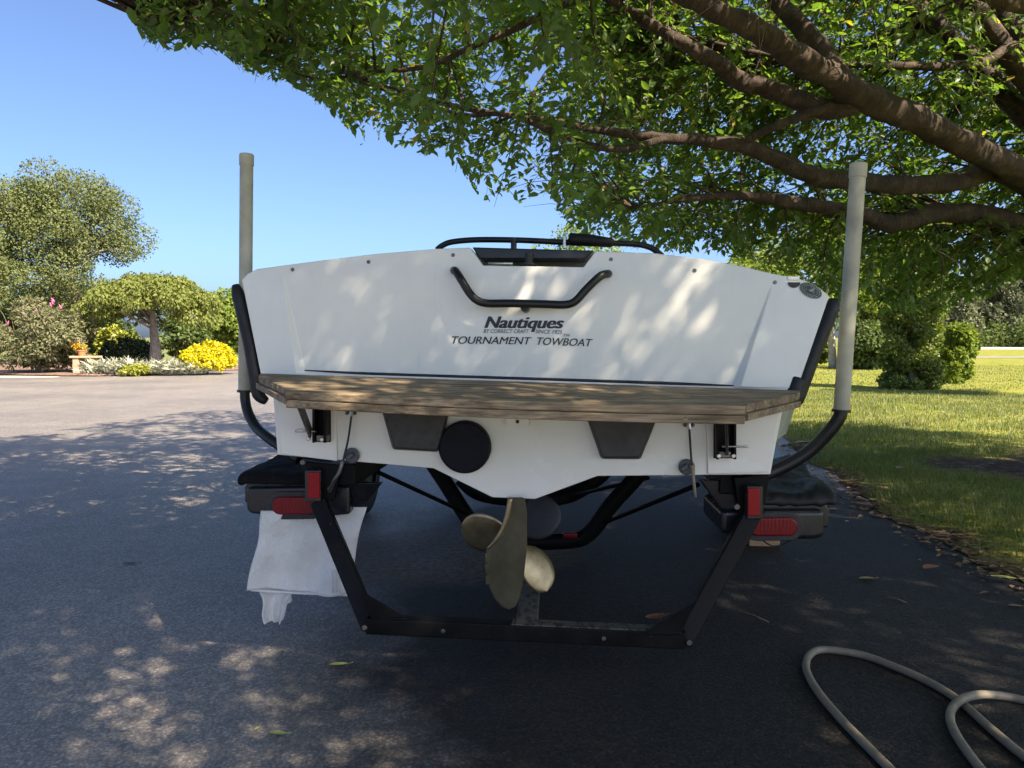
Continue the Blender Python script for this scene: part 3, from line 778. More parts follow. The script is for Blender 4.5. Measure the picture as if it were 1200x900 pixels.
bracket(371, 387, 473, 517, (Pl(-.74, .36, -.055), T(364, 508, .05)), ((362, 514), (378, 515)),
        ([T(371, 506, .06), T(360, 504.5, .075), T(352, 502.8, .085), T(346, 504.5, .085), T(347, 506.3, .085), T(354, 506.3, .08), T(361, 505.2, .07)], .0022), -1)
bracket(837, 860, 488, 536, (Pl(.70, .36, -.055), T(852, 528, .05)), ((842, 534), (859, 534)),
        ([T(846, 523.5, .065), T(860, 523.3, .07), T(877, 523.5, .075)], .004), 1)
# exhaust scoops
def scoop(p, dep):
    q = MB(); fl = [T(x, y, .001) for x, y in p]
    cx = sum(x for x, y in p) / 4; cy = sum(y for x, y in p) / 4
    bk = [T(cx + (x - cx) * .93, cy + (y - cy) * .95, dep if y > cy else dep * .85) for x, y in p]
    q.add(fl + bk, [(0, 1, 2, 3), (7, 6, 5, 4), (0, 4, 5, 1), (1, 5, 6, 2), (2, 6, 7, 3), (3, 7, 4, 0)])
    r = q.build('exhaust_scoop', 'scoop_grey', boat, bevel=.010, seg=3)
    return r
scoop([(446, 478), (528, 481), (514, 530), (460, 527)], .055)
scoop([(686, 487), (772, 487), (751, 538.5), (704, 538)], .055)
# round exhaust cover
q = MB(); c = T(545.5, 523, .0)
prof = [(.101, 0), (.101, .028), (.098, .036), (.088, .040), (.0, .041)]
rings = 40
for r_, h_ in prof[:-1]:
    for k in range(rings):
        a = 2 * math.pi * k / rings; q.v.append(c - BF * h_ + BT * (r_ * math.cos(a)) + BU * (r_ * math.sin(a)))
for i in range(3):
    for k in range(rings): q.f.append((i * rings + k, i * rings + (k + 1) % rings, (i + 1) * rings + (k + 1) % rings, (i + 1) * rings + k))
q.f.append(tuple(range(3 * rings, 4 * rings)))
q.build('exhaust_cover', 'cap_navy', boat, bevel=.002)
# small plate under the platform
q = MB(); q.prism([T(592.5, 484, .001), T(620.5, 485, .001), T(620.5, 498.5, .001), T(593, 498, .001)], -BF * .006); r = q.build('drain_plate', 'gelcoat', boat, bevel=.002)
q = MB(); q.disc(T(606.5, 494, .0075), -BF, .007, .004, 14); q.build('drain_hole', 'engine_dark', r)
# eyes and round thru-hull discs
for (ex_, ey_, dx, dy) in ((411.5, 484, 413, 533.5), (807, 498, 804.5, 547)):
    q = MB(); q.disc(T(ex_ - 4.5, ey_, .001), -BF, .008, .005, 12); q.disc(T(ex_ + 4.5, ey_, .001), -BF, .008, .005, 12)
    q.tube([T(ex_ - 4.5, ey_, .004), T(ex_ - 2, ey_ - 3, .02), T(ex_ + 2, ey_ - 3, .02), T(ex_ + 4.5, ey_, .004)], .004, 8, smooth=3)
    q.build('lifting_eye', 'steel_dull', boat, smooth=False)
    q = MB(); q.disc(T(dx, dy, .007), -BF, .030, .012, 28); r = q.build('through_hull_flange', 'disc_grey', boat, bevel=.004)
    q = MB(); q.box(T(dx - 2.5, dy + 1, .03), (BT * .8 + BU * .6) * .016, BF * .012, (BU * .8 - BT * .6) * .008); q.build('spigot', 'disc_grey', r, bevel=.004)
    for s_ in (-6, 6):
        q = MB(); q.disc(T(dx + s_, dy - s_ * .3, .018), -BF, .004, .003, 10); q.build('screw', 'steel_dull', r)
# rudder
q = MB()
rp = [(598, 583), (614, 583), (617, 600), (617, 640), (613.5, 675), (608.5, 700), (603.5, 710), (596, 714), (588, 711), (579, 701), (573, 688), (570.5, 672), (568.5, 655), (571, 643), (580, 634), (588, 622), (594, 606)]
rd = 2.86
pts = [at(x, y, rd + (615 - x) / 900 * 1.2) for x, y in rp]
nrm = Vector((-.35, 1, 0)).normalized()
cen = sum(pts, Vector()) / len(pts)
q.prism([p_ - nrm * .010 for p_ in pts], nrm * .020)
rudder = q.build('rudder', 'bronze_patina', boat, bevel=.005, seg=3)
rudder['label'] = 'olive bronze rudder blade'
q = MB(); le = [(598.5, 583), (594.5, 606), (588.5, 622), (580.5, 634), (571.5, 643)]
q.tube([at(x, y, rd + (615 - x) / 900 * 1.2 - .004) for x, y in le], [.011, .012, .011, .010, .006], 10, smooth=4); q.build('leading_edge', 'bronze', rudder, smooth=True)
# chipped wedge steps on the trailing edge
for i, (x, y) in enumerate(((571, 655), (571, 668), (571.5, 681))):
    q = MB(); q.prism([at(x - 3, y - 6, rd + .05), at(x + 4, y - 10, rd + .045), at(x + 4.5, y + 2, rd + .045), at(x - 2, y + 5, rd + .05)], Vector((0, .012, 0))); q.build('edge_chip', 'bronze_patina', rudder, bevel=.002)
# propeller on its shaft
hub = at(606, 632, 3.10)
prop = MB(); prop.tube([hub - BF * .075, hub - BF * .05, hub + BF * .06, hub + BF * .08], [.012, .032, .036, .030], 20)
propeller = prop.build('propeller', 'bronze', boat, smooth=True)
def blade(ang, mat_, pitch, R1=.222, W=.092):
    q = MB(); ca, sa = math.cos(ang), math.sin(ang)
    rdv = BT * ca + BU * sa; tg = BU * ca - BT * sa
    nu, nw = 18, 11; R0_ = .025
    front, back = [], []
    for i in range(nu):
        u = math.sin(math.pi / 2 * i / (nu - 1)); rr = R0_ + (R1 - R0_) * u
        wv = W * math.sqrt(max(.10, 1 - ((u - .54) / .465) ** 2)) if u < .54 else W * math.sqrt(max(.004, 1 - ((u - .54) / .4605) ** 2))
        for j in range(nw):
            w_ = -1 + 2 * j / (nw - 1)
            tw = pitch * (1.05 - .45 * u)
            p_ = hub + rdv * rr + (tg * math.cos(tw) + BF * math.sin(tw)) * (wv * (w_ + .12)) - BF * (.006 * (1 - w_ * w_))
            th = .004 * (1 - w_ * w_ * .8) * (1.1 - .8 * u) + .0008
            front.append(p_ - BF * th); back.append(p_ + BF * th)
    fs = []
    nn = nu * nw
    for i in range(nu - 1):
        for j in range(nw - 1):
            a_ = i * nw + j
            fs.append((a_, a_ + 1, a_ + nw + 1, a_ + nw)); fs.append((a_ + nn, a_ + nw + nn, a_ + nw + 1 + nn, a_ + 1 + nn))
    for i in range(nu - 1):
        a_ = i * nw; fs.append((a_, a_ + nw, a_ + nw + nn, a_ + nn)); a_ += nw - 1; fs.append((a_, a_ + nn, a_ + nw + nn, a_ + nw))
    for j in range(nw - 1):
        a_ = (nu - 1) * nw + j; fs.append((a_, a_ + 1, a_ + 1 + nn, a_ + nn)); fs.append((j, j + nn, j + 1 + nn, j + 1))
    q.add(front + back, fs)
    return q.build('blade', mat_, propeller, smooth=True)
blade(math.radians(168), 'bronze', .5, .235, .095)
blade(math.radians(44), 'engine_dark', .6)['label'] = 'blade with its shade painted in as dark colour'  # shadowed blade face: its shade is put into the dark material
blade(math.radians(-58), 'bronze', .85, .245, .075)
q = MB(); q.tube([hub + BF * .07, hub + BF * 1.3 + BU * .12], .014, 12); q.build('propeller_shaft', 'steel_dull', boat, smooth=True)
q = MB(); q.beam(hub + BF * .16 + BU * .01, hub + BF * .20 + BU * .18 , .012, .06, BF); q.build('shaft_strut', 'bronze_patina', boat, bevel=.004)

# ------------------------------------------------------------------ trailer
trailer = thing('boat_trailer', (0.2, 4.0, 0.2), 'black steel boat trailer under the white boat', 'trailer')
UPV = Vector((0, 0, 1))
def part(name, mb_, mat_, parent=trailer, **kw): return mb_.build(name, mat_, parent, **kw)
# rear step bar and sloping arms
bl, br = at(431, 731, 2.86), at(803, 748, 2.70)
q = MB(); q.beam(bl, br, .062, .062); bar = part('rear_bar', q, 'trailer_paint', bevel=.006)
al0, ar0 = at(374, 588, 3.10), at(880, 604, 2.90)
q = MB(); q.beam(al0, bl + Vector((.01, .012, -.02)), .066, .055, (0, -1, .3)); part('frame_arm', q, 'trailer_paint', bevel=.006)
q = MB(); q.beam(ar0, br + Vector((-.01, .012, -.02)), .066, .055, (0, -1, .3)); part('frame_arm', q, 'trailer_paint', bevel=.006)
# worn centre beam running forward from the bar
mid = bl.lerp(br, .515)
q = MB(); q.beam(mid + Vector((0, .03, .0)), Vector((mid.x + .06, 3.9, mid.z - .03)), .082, .05); part('centre_beam', q, 'worn_beam', bevel=.004)
q = MB(); q.beam(bl.lerp(br, .47) + UPV * .0325, bl.lerp(br, .985) + UPV * .0325, .055, .004); part('step_plate', q, 'worn_beam')
# dropped crossmember with marker lamps, braces
def bent(name, pix, d, w, h, m_='trailer_paint'):
    q = MB()
    P = [at(x, y, d_) for (x, y), d_ in zip(pix, d)]
    q.tube(P, w, 8, smooth=4); return part(name, q, m_, smooth=True)
bent('crossmember', [(505, 540), (523, 567), (548, 606), (566, 628), (590, 634), (660, 634), (690, 626), (716, 592), (745, 560), (760, 540)], [4.35, 4.3, 4.25, 4.2, 4.2, 4.18, 4.15, 4.12, 4.1, 4.1], .046, 0)
bent('crossmember', [(540, 560), (560, 577), (600, 584), (655, 583), (680, 574), (705, 556), (712, 545)], [5.2] * 7, .055, 0)
for x, y in ((625, 628), (668, 627.5)):
    q = MB(); q.box(at(x, y, 4.12), Vector((.040, 0, 0)), Vector((0, .012, 0)), Vector((0, 0, .016))); part('marker_lamp', q, 'red_lens', bevel=.008)
q = MB(); q.tube([at(440, 552, 3.7), at(548, 602, 4.2)], .011, 8); part('brace', q, 'trailer_paint', smooth=True)
q = MB(); q.tube([at(818, 568, 3.4), at(705, 614, 4.12)], .011, 8); part('brace', q, 'trailer_paint', smooth=True)
q = MB(); q.tube([at(760, 560, 4.6), at(662, 583, 5.2)], .012, 8); part('brace', q, 'trailer_paint', smooth=True)
# side rails under the hull
lr0, rr0 = at(400, 556, 3.16), at(862, 566, 2.96)
q = MB(); q.beam(lr0, lr0 + BF * 3.6 - UPV * .02, .12, .09); part('side_rail', q, 'trailer_paint', bevel=.006)
q = MB(); q.beam(rr0, rr0 + BF * 3.6 - UPV * .02, .12, .09); part('side_rail', q, 'trailer_paint', bevel=.006)
q = MB(); q.prism([at(402, 566, 3.2), at(448, 566, 3.2), at(420, 600, 3.28), at(399, 600, 3.28)], Vector((0, .03, 0))); part('gusset', q, 'plastic_black', bevel=.004)
q = MB(); q.prism([at(820, 562, 3.0), at(868, 565, 2.98), at(868, 604, 2.98), at(848, 600, 3.0)], Vector((0, .03, 0))); part('gusset', q, 'plastic_black', bevel=.004)
for sx, c0_ in ((-1, B(-.62, .5, -.40)), (1, B(.62, .5, -.40))):
    q = MB(); q.beam(c0_, c0_ + BF * 2.6, .12, .05, BU * 1 + BT * (-.2 * sx)); part('bunk', q, 'carpet_black', bevel=.008)
q = MB(); q.beam(lr0 + BF * 3.4, lr0 + BF * 3.4 + Vector((2.0, -.2, -.05)), .08, .08); part('crossmember', q, 'trailer_paint', bevel=.006)
# fenders with rear step boxes
def fender(side, path, rear, skirt, padmat, lamp, boxpx, depth):
    q = MB(); n_ = len(path)
    for (xo, xi, y, z, h) in path:
        q.v += [Vector((xi, y, z)), Vector((xo, y, z)), Vector((xo + .02 * side, y, z - .03)), Vector((xo + .02 * side, y, z - h)), Vector((xo - .02 * side, y, z - h)), Vector((xo - .02 * side, y, z - .05)), Vector((xi, y, z - .05))]
    for i in range(n_ - 1):
        for k in range(7): q.f.append((i * 7 + k, i * 7 + (k + 1) % 7, (i + 1) * 7 + (k + 1) % 7, (i + 1) * 7 + k))
    q.f.append(tuple(range(7))); q.f.append(tuple(range((n_ - 1) * 7, n_ * 7)))
    f_ = part('fender', q, 'plastic_black', bevel=.008)
    # rear box
    q = MB(); q.prism([at(x, y, depth) for x, y in boxpx], Vector((.012, .34, 0)))
    bx_ = q.build('step_box', 'plastic_black', f_, bevel=.022, seg=4)
    return f_
Lz, Rz = .685, .640
fl_ = fender(-1, [(-1.12, -.70, 3.24, Lz - .01, .10), (-1.15, -.72, 3.5, Lz, .16), (-1.17, -.75, 4.3, Lz, .18), (-1.20, -.8, 4.7, .73, .20), (-1.26, -.9, 5.1, .80, .22), (-1.28, -.9, 5.45, .82, .22), (-1.28, -.9, 5.9, .78, .22), (-1.26, -.85, 6.3, .6, .2)], 0, 0, '', 0,
            [(288.5, 572), (410, 570), (410, 603), (365, 607.5), (330, 606), (293, 602), (288.5, 597)], 3.20)
fr_ = fender(1, [(1.23, .88, 2.99, Rz - .01, .10), (1.27, .9, 3.2, Rz, .16), (1.40, 1.0, 3.9, Rz + .01, .18), (1.52, 1.1, 4.4, .68, .20), (1.66, 1.25, 4.85, .72, .22), (1.70, 1.3, 5.2, .74, .22), (1.72, 1.35, 5.65, .70, .22), (1.70, 1.35, 6.0, .55, .2)], 0, 0, '', 0,
            [(845, 598), (967, 598), (967.5, 630), (955, 633), (905, 633), (870, 630), (845, 626)], 2.95)
# padded covers draped over the step ends: top sheet with an uneven lip
def pad(cols, ys_, zf, drop, mat_, parent, thick=.03, wob=.006):
    nx, ny = 22, 18
    vs = []
    for j in range(ny + 1):
        for i in range(nx + 1):
            u = i / nx; v_ = j / ny
            x, y, z = zf(u, v_)
            vs.append((x + RNG.normal() * wob * .3, y + RNG.normal() * wob * .3, z + RNG.normal() * wob * .5))
    q = MB(); q.add(vs, [(j * (nx + 1) + i, j * (nx + 1) + i + 1, (j + 1) * (nx + 1) + i + 1, (j + 1) * (nx + 1) + i) for j in range(ny) for i in range(nx)])
    o_ = q.build('step_pad', mat_, parent, smooth=True)
    sol = o_.modifiers.new('sol', 'SOLIDIFY'); sol.thickness = thick; sol.offset = -1
    ss = o_.modifiers.new('ss', 'SUBSURF'); ss.levels = 1; ss.render_levels = 1
    return o_
def lip(d, r, drop):      # distance beyond the edge -> (outward, downward)
    if d <= 0: return d, 0.0
    if d < r * 1.57: return r * math.sin(d / r), r * (1 - math.cos(d / r))
    return r, r + (d - r * 1.57)
def zL(u, v_):
    r = .035; ox = lip((.30 - u * .42) - .27, r, 0); oy = lip((1 - v_) * .12 + (-v_ * .7) - .06, r, 0)
    xo = -.87 - .27 - (ox[0] if True else 0); yo = 3.225 - oy[0]
    round_c = .10 * max(0, (.12 - u)) * max(0, (.2 - v_)) * 30
    return (xo + round_c * .1, yo + round_c * .3 * .2, Lz + .022 - max(ox[1], oy[1]) + .006 * math.sin(u * 9) * math.sin(v_ * 7))
def zR(u, v_):
    r = .035; ox = lip((.34 - u * .40) - .30, r, 0); oy = lip((1 - v_) * .12 + (-v_ * .75) - .06, r, 0)
    xo = .93 + .30 + ox[0]; yo = 2.985 - oy[0]
    return (xo + .17 * v_, yo, Rz + .03 - max(ox[1], oy[1]) * 1.0 + .014 * math.sin(u * 8 + 1) * math.sin(v_ * 8) + .02 * v_)
pad(0, 0, zL, 0, 'carpet_black', fl_, .028, .008)
pad(0, 0, zR, 0, 'vinyl_wrinkled', fr_, .028, .010)
# lamps and reflectors
def lamp(cx, cy, w, h, d, parent):
    q = MB()
    def stadium(w_, h_, dd): 
        P = []
        for k in range(24):
            a = 2 * math.pi * k / 24
            x = (w_ - h_) * (1 if math.cos(a) > 0 else -1) + h_ * math.cos(a); y = h_ * math.sin(a)
            P.append(at(cx + x, cy - y, dd))
        return P
    q.prism(stadium(w + 7, h + 6, d - .002), Vector((0, -.008, 0))); r = q.build('lamp_gasket', 'rubber', parent, bevel=.004)
    q = MB(); q.prism(stadium(w, h, d - .009), Vector((0, -.016, 0))); tl_ = q.build('tail_lamp', 'red_lens', parent, bevel=.008, seg=3)
    q = MB()
    for k in range(-5, 6): q.box(at(cx + k * w * .15, cy, d - .0255), Vector((.0012, 0, 0)), Vector((0, .001, 0)), Vector((0, 0, h * .8 / FPX * d)))
    q.build('lens_rib', 'red_reflector', tl_)
lamp(346, 592, 27, 10.5, 3.20, fl_)
lamp(905, 616.5, 29, 11, 2.95, fr_)
def reflector(x0, y0, x1, y1, d, parent=trailer):
    q = MB(); q.box(at((x0 + x1) / 2, (y0 + y1) / 2, d), (at(x1 + 3, y0, d) - at(x0 - 2, y0, d)) / 2, Vector((0, .02, 0)), (at(x0, y0 - 4, d) - at(x0, y1 + 3, d)) / 2); h = part('lamp_housing', q, 'plastic_black', bevel=.005)
    q = MB(); q.box(at((x0 + x1) / 2, (y0 + y1) / 2, d - .021), (at(x1, y0, d) - at(x0, y0, d)) / 2, Vector((0, .006, 0)), (at(x0, y0, d) - at(x0, y1, d)) / 2); q.build('reflector', 'red_reflector', h, bevel=.003)
reflector(361, 553.5, 375, 583.5, 3.08)
reflector(876, 572, 890, 604, 2.88)
q = MB(); q.prism([at(352, 540, 3.12), at(398, 545, 3.12), at(392, 586, 3.12), at(362, 588, 3.12)], Vector((0, .04, 0))); part('mount_plate', q, 'trailer_paint', bevel=.005)
q = MB(); q.prism([at(860, 560, 2.92), at(902, 556, 2.92), at(895, 606, 2.92), at(868, 608, 2.92)], Vector((0, .04, 0))); part('mount_plate', q, 'trailer_paint', bevel=.005)
for x, y, d in ((356, 541, 3.09), (862, 593, 2.86), (388, 572, 3.09)):
    q = MB(); q.disc(at(x, y, d), (0, -1, 0), .012, .02, 8); part('bolt', q, 'steel_dull', bevel=.003)
# joints of arms and bar: gusset plates, weld beads, bolts, lamp wiring
for corner, sx in ((bl, 1), (br, -1)):
    q = MB(); q.prism([corner + Vector((sx * .02, -.034, .03)), corner + Vector((sx * .16, -.034, .03)), corner + Vector((-sx * .02, -.034, .14))], Vector((0, .006, 0))); part('corner_plate', q, 'trailer_paint', bevel=.001)
    q = MB(); P_ = [corner + Vector((sx * (.02 + .012 * k), -.036, .033 + random.uniform(-.0015, .0015))) for k in range(12)]; q.tube(P_, [.004 + random.uniform(-.001, .0015) for _ in P_], 6); part('weld_bead', q, 'trailer_paint', smooth=True)
    q = MB(); q.disc(corner + Vector((-sx * .005, -.033, 0)), (0, -1, 0), .011, .012, 6); part('bolt', q, 'steel_dull', bevel=.002)
for k in (.25, .75):
    q = MB(); q.disc(bl.lerp(br, k) + Vector((0, -.033, 0)), (0, -1, 0), .009, .008, 6); part('bolt', q, 'steel_dull', bevel=.002)
for a_, m_, e_ in (((318, 600, 3.22), (345, 612, 3.26), (378, 592, 3.12)), ((935, 628, 2.97), (905, 640, 3.02), (872, 612, 2.94))):
    q = MB(); q.tube([at(*a_), at(*m_), at(*e_)], .0035, 6, smooth=5); part('lamp_wire', q, 'rubber', smooth=True)
# guide poles: elbow, sleeve, cap
def guide(elbow, d, slv, cap_h, rw, re):
    q = MB(); q.tube([at(x, y, d_) for (x, y), d_ in zip(elbow, d)], re, 16, smooth=6); r = part('guide_pole', q, 'rail_black', smooth=True)
    b_, t_ = at(*slv[0]), at(*slv[1])
    ax = (t_ - b_).normalized()
    q = MB(); q.tube([b_, t_], rw, 20); s_ = q.build('sleeve', 'pvc', r, smooth=False, bevel=.002)
    q = MB(); q.tube([t_ - ax * cap_h, t_, t_ + ax * .006], [rw * 1.1, rw * 1.1, rw * 1.02], 20); q.build('cap', 'pvc', r, smooth=False, bevel=.003)
    q = MB(); q.tube([b_ - ax * .006, b_ + ax * .004], rw * 1.2, 20); q.build('collar', 'rail_black', r)
    return r
guide([(350, 538), (330, 524), (313, 512), (300, 500), (291, 484), (287.3, 468), (287, 450)], [3.2, 3.25, 3.3, 3.36, 3.4, 3.42, 3.42], ((287, 458, 3.42), (289, 182, 3.42)), .045, .0285, .022)
guide([(880, 562), (905, 553), (930, 541), (953, 525), (972, 505), (983, 490), (986, 478), (987, 462)], [3.05, 3.06, 3.06, 3.05, 3.03, 3.02, 3.02, 3.02], ((986, 481, 3.02), (1006, 193, 3.02)), .05, .030, .0255)
# wheels
for wx, wy in ((-1.12, 5.5), (1.53, 5.25)):
    q = MB(); c = Vector((wx, wy, .335)); ax = Vector((math.cos(YAW), -math.sin(YAW), 0))
    prof = [(-.09, .20), (-.10, .27), (-.088, .315), (-.06, .333), (.06, .333), (.088, .315), (.10, .27), (.09, .20)]
    ns = 32; f_ = ax.cross(UPV)
    for xo, r_ in prof:
        for k in range(ns):
            a = 2 * math.pi * k / ns; q.v.append(c + ax * xo + f_ * (r_ * math.cos(a)) + UPV * (r_ * math.sin(a)))
    for i in range(len(prof) - 1):
        for k in range(ns): q.f.append((i * ns + k, i * ns + (k + 1) % ns, (i + 1) * ns + (k + 1) % ns, (i + 1) * ns + k))
    w_ = part('wheel', q, 'rubber', smooth=True)
    q = MB(); q.disc(c - ax * .07, ax, .205, .14, 28); q.build('rim', 'steel_dull', w_, bevel=.01)
    q = MB(); q.disc(c - ax * .09, ax, .06, .18, 18); q.build('hub', 'steel', w_, bevel=.008)

# tie-downs between transom and trailer
tl = thing('tie_down_cable', T(411, 484, .02), 'black tie-down cable left of the round exhaust cover', 'cable')
q = MB(); q.tube([T(412, 482, .025), T(411.5, 490, .03), T(408, 515, .035), T(404, 532, .04), T(402, 540, .045)], .0042, 8, smooth=4); q.build('cable', 'rail_black', tl, smooth=True)
q = MB(); q.tube([T(402, 539, .045), T(398, 553, .05), T(392, 563, .04), at(388, 571, 3.04), at(386, 576, 3.09)], .0075, 10, smooth=4); q.build('cable_sheath', 'steel_dull', tl, smooth=True)
q = MB(); q.tube([T(411.5, 481, .024), T(411.7, 488, .028)], .007, 8); q.build('cable_end', 'steel', tl)
tr = thing('tie_down_cable', T(808, 498, .02), 'black tie-down cable with grey end right of the exhaust scoops', 'cable')
q = MB(); q.tube([T(807.5, 496, .025), T(808, 505, .03), T(809.5, 530, .035), T(811, 547, .04)], .0042, 8, smooth=4); q.build('cable', 'rail_black', tr, smooth=True)
q = MB(); q.tube([T(811, 545, .045), T(812.5, 560, .045), T(815, 583, .045)], [.010, .0065, .005], 10, smooth=3); q.build('cable_sheath', 'hose_grey', tr, smooth=True)
q = MB(); q.tube([T(807.3, 495, .024), T(807.8, 503, .028)], .007, 8); q.build('cable_end', 'steel', tr)

# ------------------------------------------------------------------ towel hanging from the left step
def cloth(name, corners, nu, nv, wave, mat_, label=None):
    """bilinear sheet of four world corners TL TR BR BL with folds along the drop"""
    tl_, tr_, br_, bl_ = corners; vs = []
    for j in range(nv + 1):
        for i in range(nu + 1):
            u = i / nu; v_ = j / nv
            p_ = tl_.lerp(tr_, u).lerp(bl_.lerp(br_, u), v_)
            f = wave * (0.3 + .7 * v_) * (math.sin(u * 7.0 + .8 + v_ * .9) + .5 * math.sin(u * 15 + v_ * 2) + .35 * math.sin(u * 3 - v_ * 6))
            f += wave * .5 * math.sin(u * 5 + v_ * 11) * (1 - v_)
            vs.append(p_ + Vector((wave * .3 * math.sin(v_ * 5 + u * 3), -f, wave * .4 * math.sin(u * 6 + 1) * v_)))
    q = MB(); q.add(vs, [(j * (nu + 1) + i, j * (nu + 1) + i + 1, (j + 1) * (nu + 1) + i + 1, (j + 1) * (nu + 1) + i) for j in range(nv) for i in range(nu)])
    return q
towel = thing('towel', at(350, 600, 3.25), 'white terry towel hanging below the left red tail lamp', 'towel')
q = cloth('sheet', (at(306, 598, 3.19), at(430, 594, 3.27), at(408, 697, 3.27), at(294, 691, 3.18)), 48, 36, .021, 'towel')
# pull the right edge into the concave line of the photograph's drape
s_o = q.build('sheet', 'towel', towel, smooth=True)
sl = s_o.modifiers.new('sol', 'SOLIDIFY'); sl.thickness = .006
q = MB(); q.tube([at(294, 691.5, 3.175), at(330, 694, 3.19), at(370, 696, 3.235), at(408, 697.5, 3.265)], .0055, 8, smooth=5); q.build('hem', 'towel', towel, smooth=True)
for dx in (0, 4, 8):
    q = MB(); q.tube([at(388 + dx, 668, 3.222), at(389.5 + dx, 682, 3.222), at(390.5 + dx, 695, 3.222)], .0022, 6); q.build('woven_band', 'towel', towel, smooth=True)
# rolled tail end below
q = cloth('tail', (at(301, 686, 3.21), at(346, 690, 3.25), at(331, 727, 3.27), at(315, 731, 3.22)), 26, 16, .020, 'towel')
tt = q.build('towel_tail', 'towel', towel, smooth=True)
sl = tt.modifiers.new('sol', 'SOLIDIFY'); sl.thickness = .007
q = cloth('tail', (at(316, 688, 3.27), at(343, 690, 3.28), at(340, 705, 3.28), at(326, 708, 3.27)), 16, 10, .012, 'towel')
t2 = q.build('towel_fold', 'towel', towel, smooth=True); sl = t2.modifiers.new('sol', 'SOLIDIFY'); sl.thickness = .007
ss = tt.modifiers.new('ss', 'SUBSURF'); ss.levels = 2; ss.render_levels = 2

# wooden chock behind the right wheel
q = MB(); q.prism([gnd(878, 640), gnd(914, 641), gnd(914, 641) + Vector((0, 0, .075)), gnd(878, 640) + Vector((0, 0, .075))], Vector((.02, .22, 0)))
tag(q.build('wood_block', 'soil_wood', bevel=.004), 'small tan wooden block on the asphalt below the right tail lamp', 'block')

# ------------------------------------------------------------------ garden hose
HR = .0145
hp = [(1075, 935), (1040, 898), (1010, 868), (985, 842), (962, 815), (949, 795), (944.5, 780), (949, 767.5), (962, 761.5), (985, 763), (1015, 769), (1050, 782), (1090, 800), (1125, 822), (1160, 853), (1205, 890), (1260, 925)]
pts = [gnd(x, y, HR) for x, y in hp]
loop2 = [(1340, 850), (1270, 832), (1215, 824), (1180, 816.5), (1150, 814), (1128, 819), (1116, 830), (1113.5, 843), (1119, 858), (1130, 876), (1150, 902), (1180, 935)]
p2 = [gnd(x, y, HR * (3.0 if 1080 < x < 1160 and 811 < y < 826 else 1.0)) for x, y in loop2]
join = [Vector((2.1, 2.25, HR)), Vector((2.6, 2.2, HR)), Vector((2.75, 2.45, HR))]
q = MB(); q.tube(pts + join + p2, HR, 12, smooth=6)
tag(q.build('garden_hose', 'hose_grey', smooth=True), 'grey garden hose lying in two loops on the asphalt', 'hose')

# ------------------------------------------------------------------ fallen leaves and twigs
def ground_leaf(px, py, L, rot, mat_, label, group=None, lift=0.004, curl=.25, z=0.0, w=.42):
    c = gnd(px, py, z)
    me_v, me_f = [], []
    nl = 6
    for i in range(nl + 1):
        t_ = i / nl; wd = w * .5 * math.sin(math.pi * min(1, t_ * .93 + .05)) ** .8 * L
        zz = lift + curl * L * (abs(t_ - .5) * .5) ** 1.5
        me_v += [(t_ * L - L / 2, -wd, zz + wd * .35), (t_ * L - L / 2, 0, zz), (t_ * L - L / 2, wd, zz + wd * .25)]
    for i in range(nl):
        for k in range(2): me_f.append((i * 3 + k, i * 3 + k + 1, (i + 1) * 3 + k + 1, (i + 1) * 3 + k))
    q = MB(); M_ = Matrix.Translation(c) @ Matrix.Rotation(rot, 4, 'Z')
    q.add([M_ @ Vector(v_) for v_ in me_v], me_f)
    q.tube([M_ @ Vector((L / 2, 0, lift + .01 * L)), M_ @ Vector((L * .75, .02 * L, lift + .08 * L))], .0012, 5)
    o_ = q.build('fallen_leaf', mat_, smooth=True, origin=c)
    return tag(o_, label, 'leaf', group)
G1 = 'fallen leaves on the asphalt'
ground_leaf(397, 780, .075, .2, 'leaf_lime', 'yellow-green fallen leaf left below the trailer bar', G1)
ground_leaf(325, 861, .062, -.1, 'leaf_lime', 'yellow-green fallen leaf nearest the bottom edge, left', G1)
ground_leaf(301, 855, .022, 1.2, 'leaf_lime', 'tiny pale leaf bit beside the bottom left fallen leaf', G1)
ground_leaf(281, 777, .022, .4, 'dead_leaf_tan', 'tiny tan leaf bit left of the yellow-green leaf', G1)
ground_leaf(768, 727, .105, .5, 'dead_leaf_orange', 'curled orange fallen leaf just behind the trailer bar', G1, lift=.01, curl=.9, w=.6)
ground_leaf(1016, 679, .085, .05, 'dead_leaf_tan', 'flat tan leaf on the asphalt right of the right tail lamp', G1, w=.5)
ground_leaf(1091, 666, .12, .5, 'dead_leaf_orange', 'orange-brown leaf at the lawn border below the guide pole', 'leaves along the lawn edge', z=.02, w=.55)
ground_leaf(1012, 592, .13, 2.4, 'dead_leaf_orange', 'orange leaf on the lawn border right of the step pad', 'leaves along the lawn edge', z=.02, w=.55)
ground_leaf(1176, 678, .12, -.4, 'leaf_lime', 'lime leaf at the lawn border near the right photo edge', 'leaves along the lawn edge', z=.02)
ground_leaf(1056, 549, .13, .6, 'dead_leaf_tan', 'pale tan leaf lying in the grass beside the driveway', 'leaves along the lawn edge', z=.06, w=.7)
ground_leaf(944, 520, .25, .2, 'dead_leaf_tan', 'tan leaf in the grass just right of the black pole elbow', 'leaves along the lawn edge', z=.06, w=.7)
ground_leaf(1190, 711, .06, -.2, 'dead_leaf_tan', 'small tan leaf on asphalt at the right photo edge', G1)
ground_leaf(152, 661, .09, .1, 'engine_dark', 'small dark leaf on the open asphalt left of the towel', G1, w=.25)
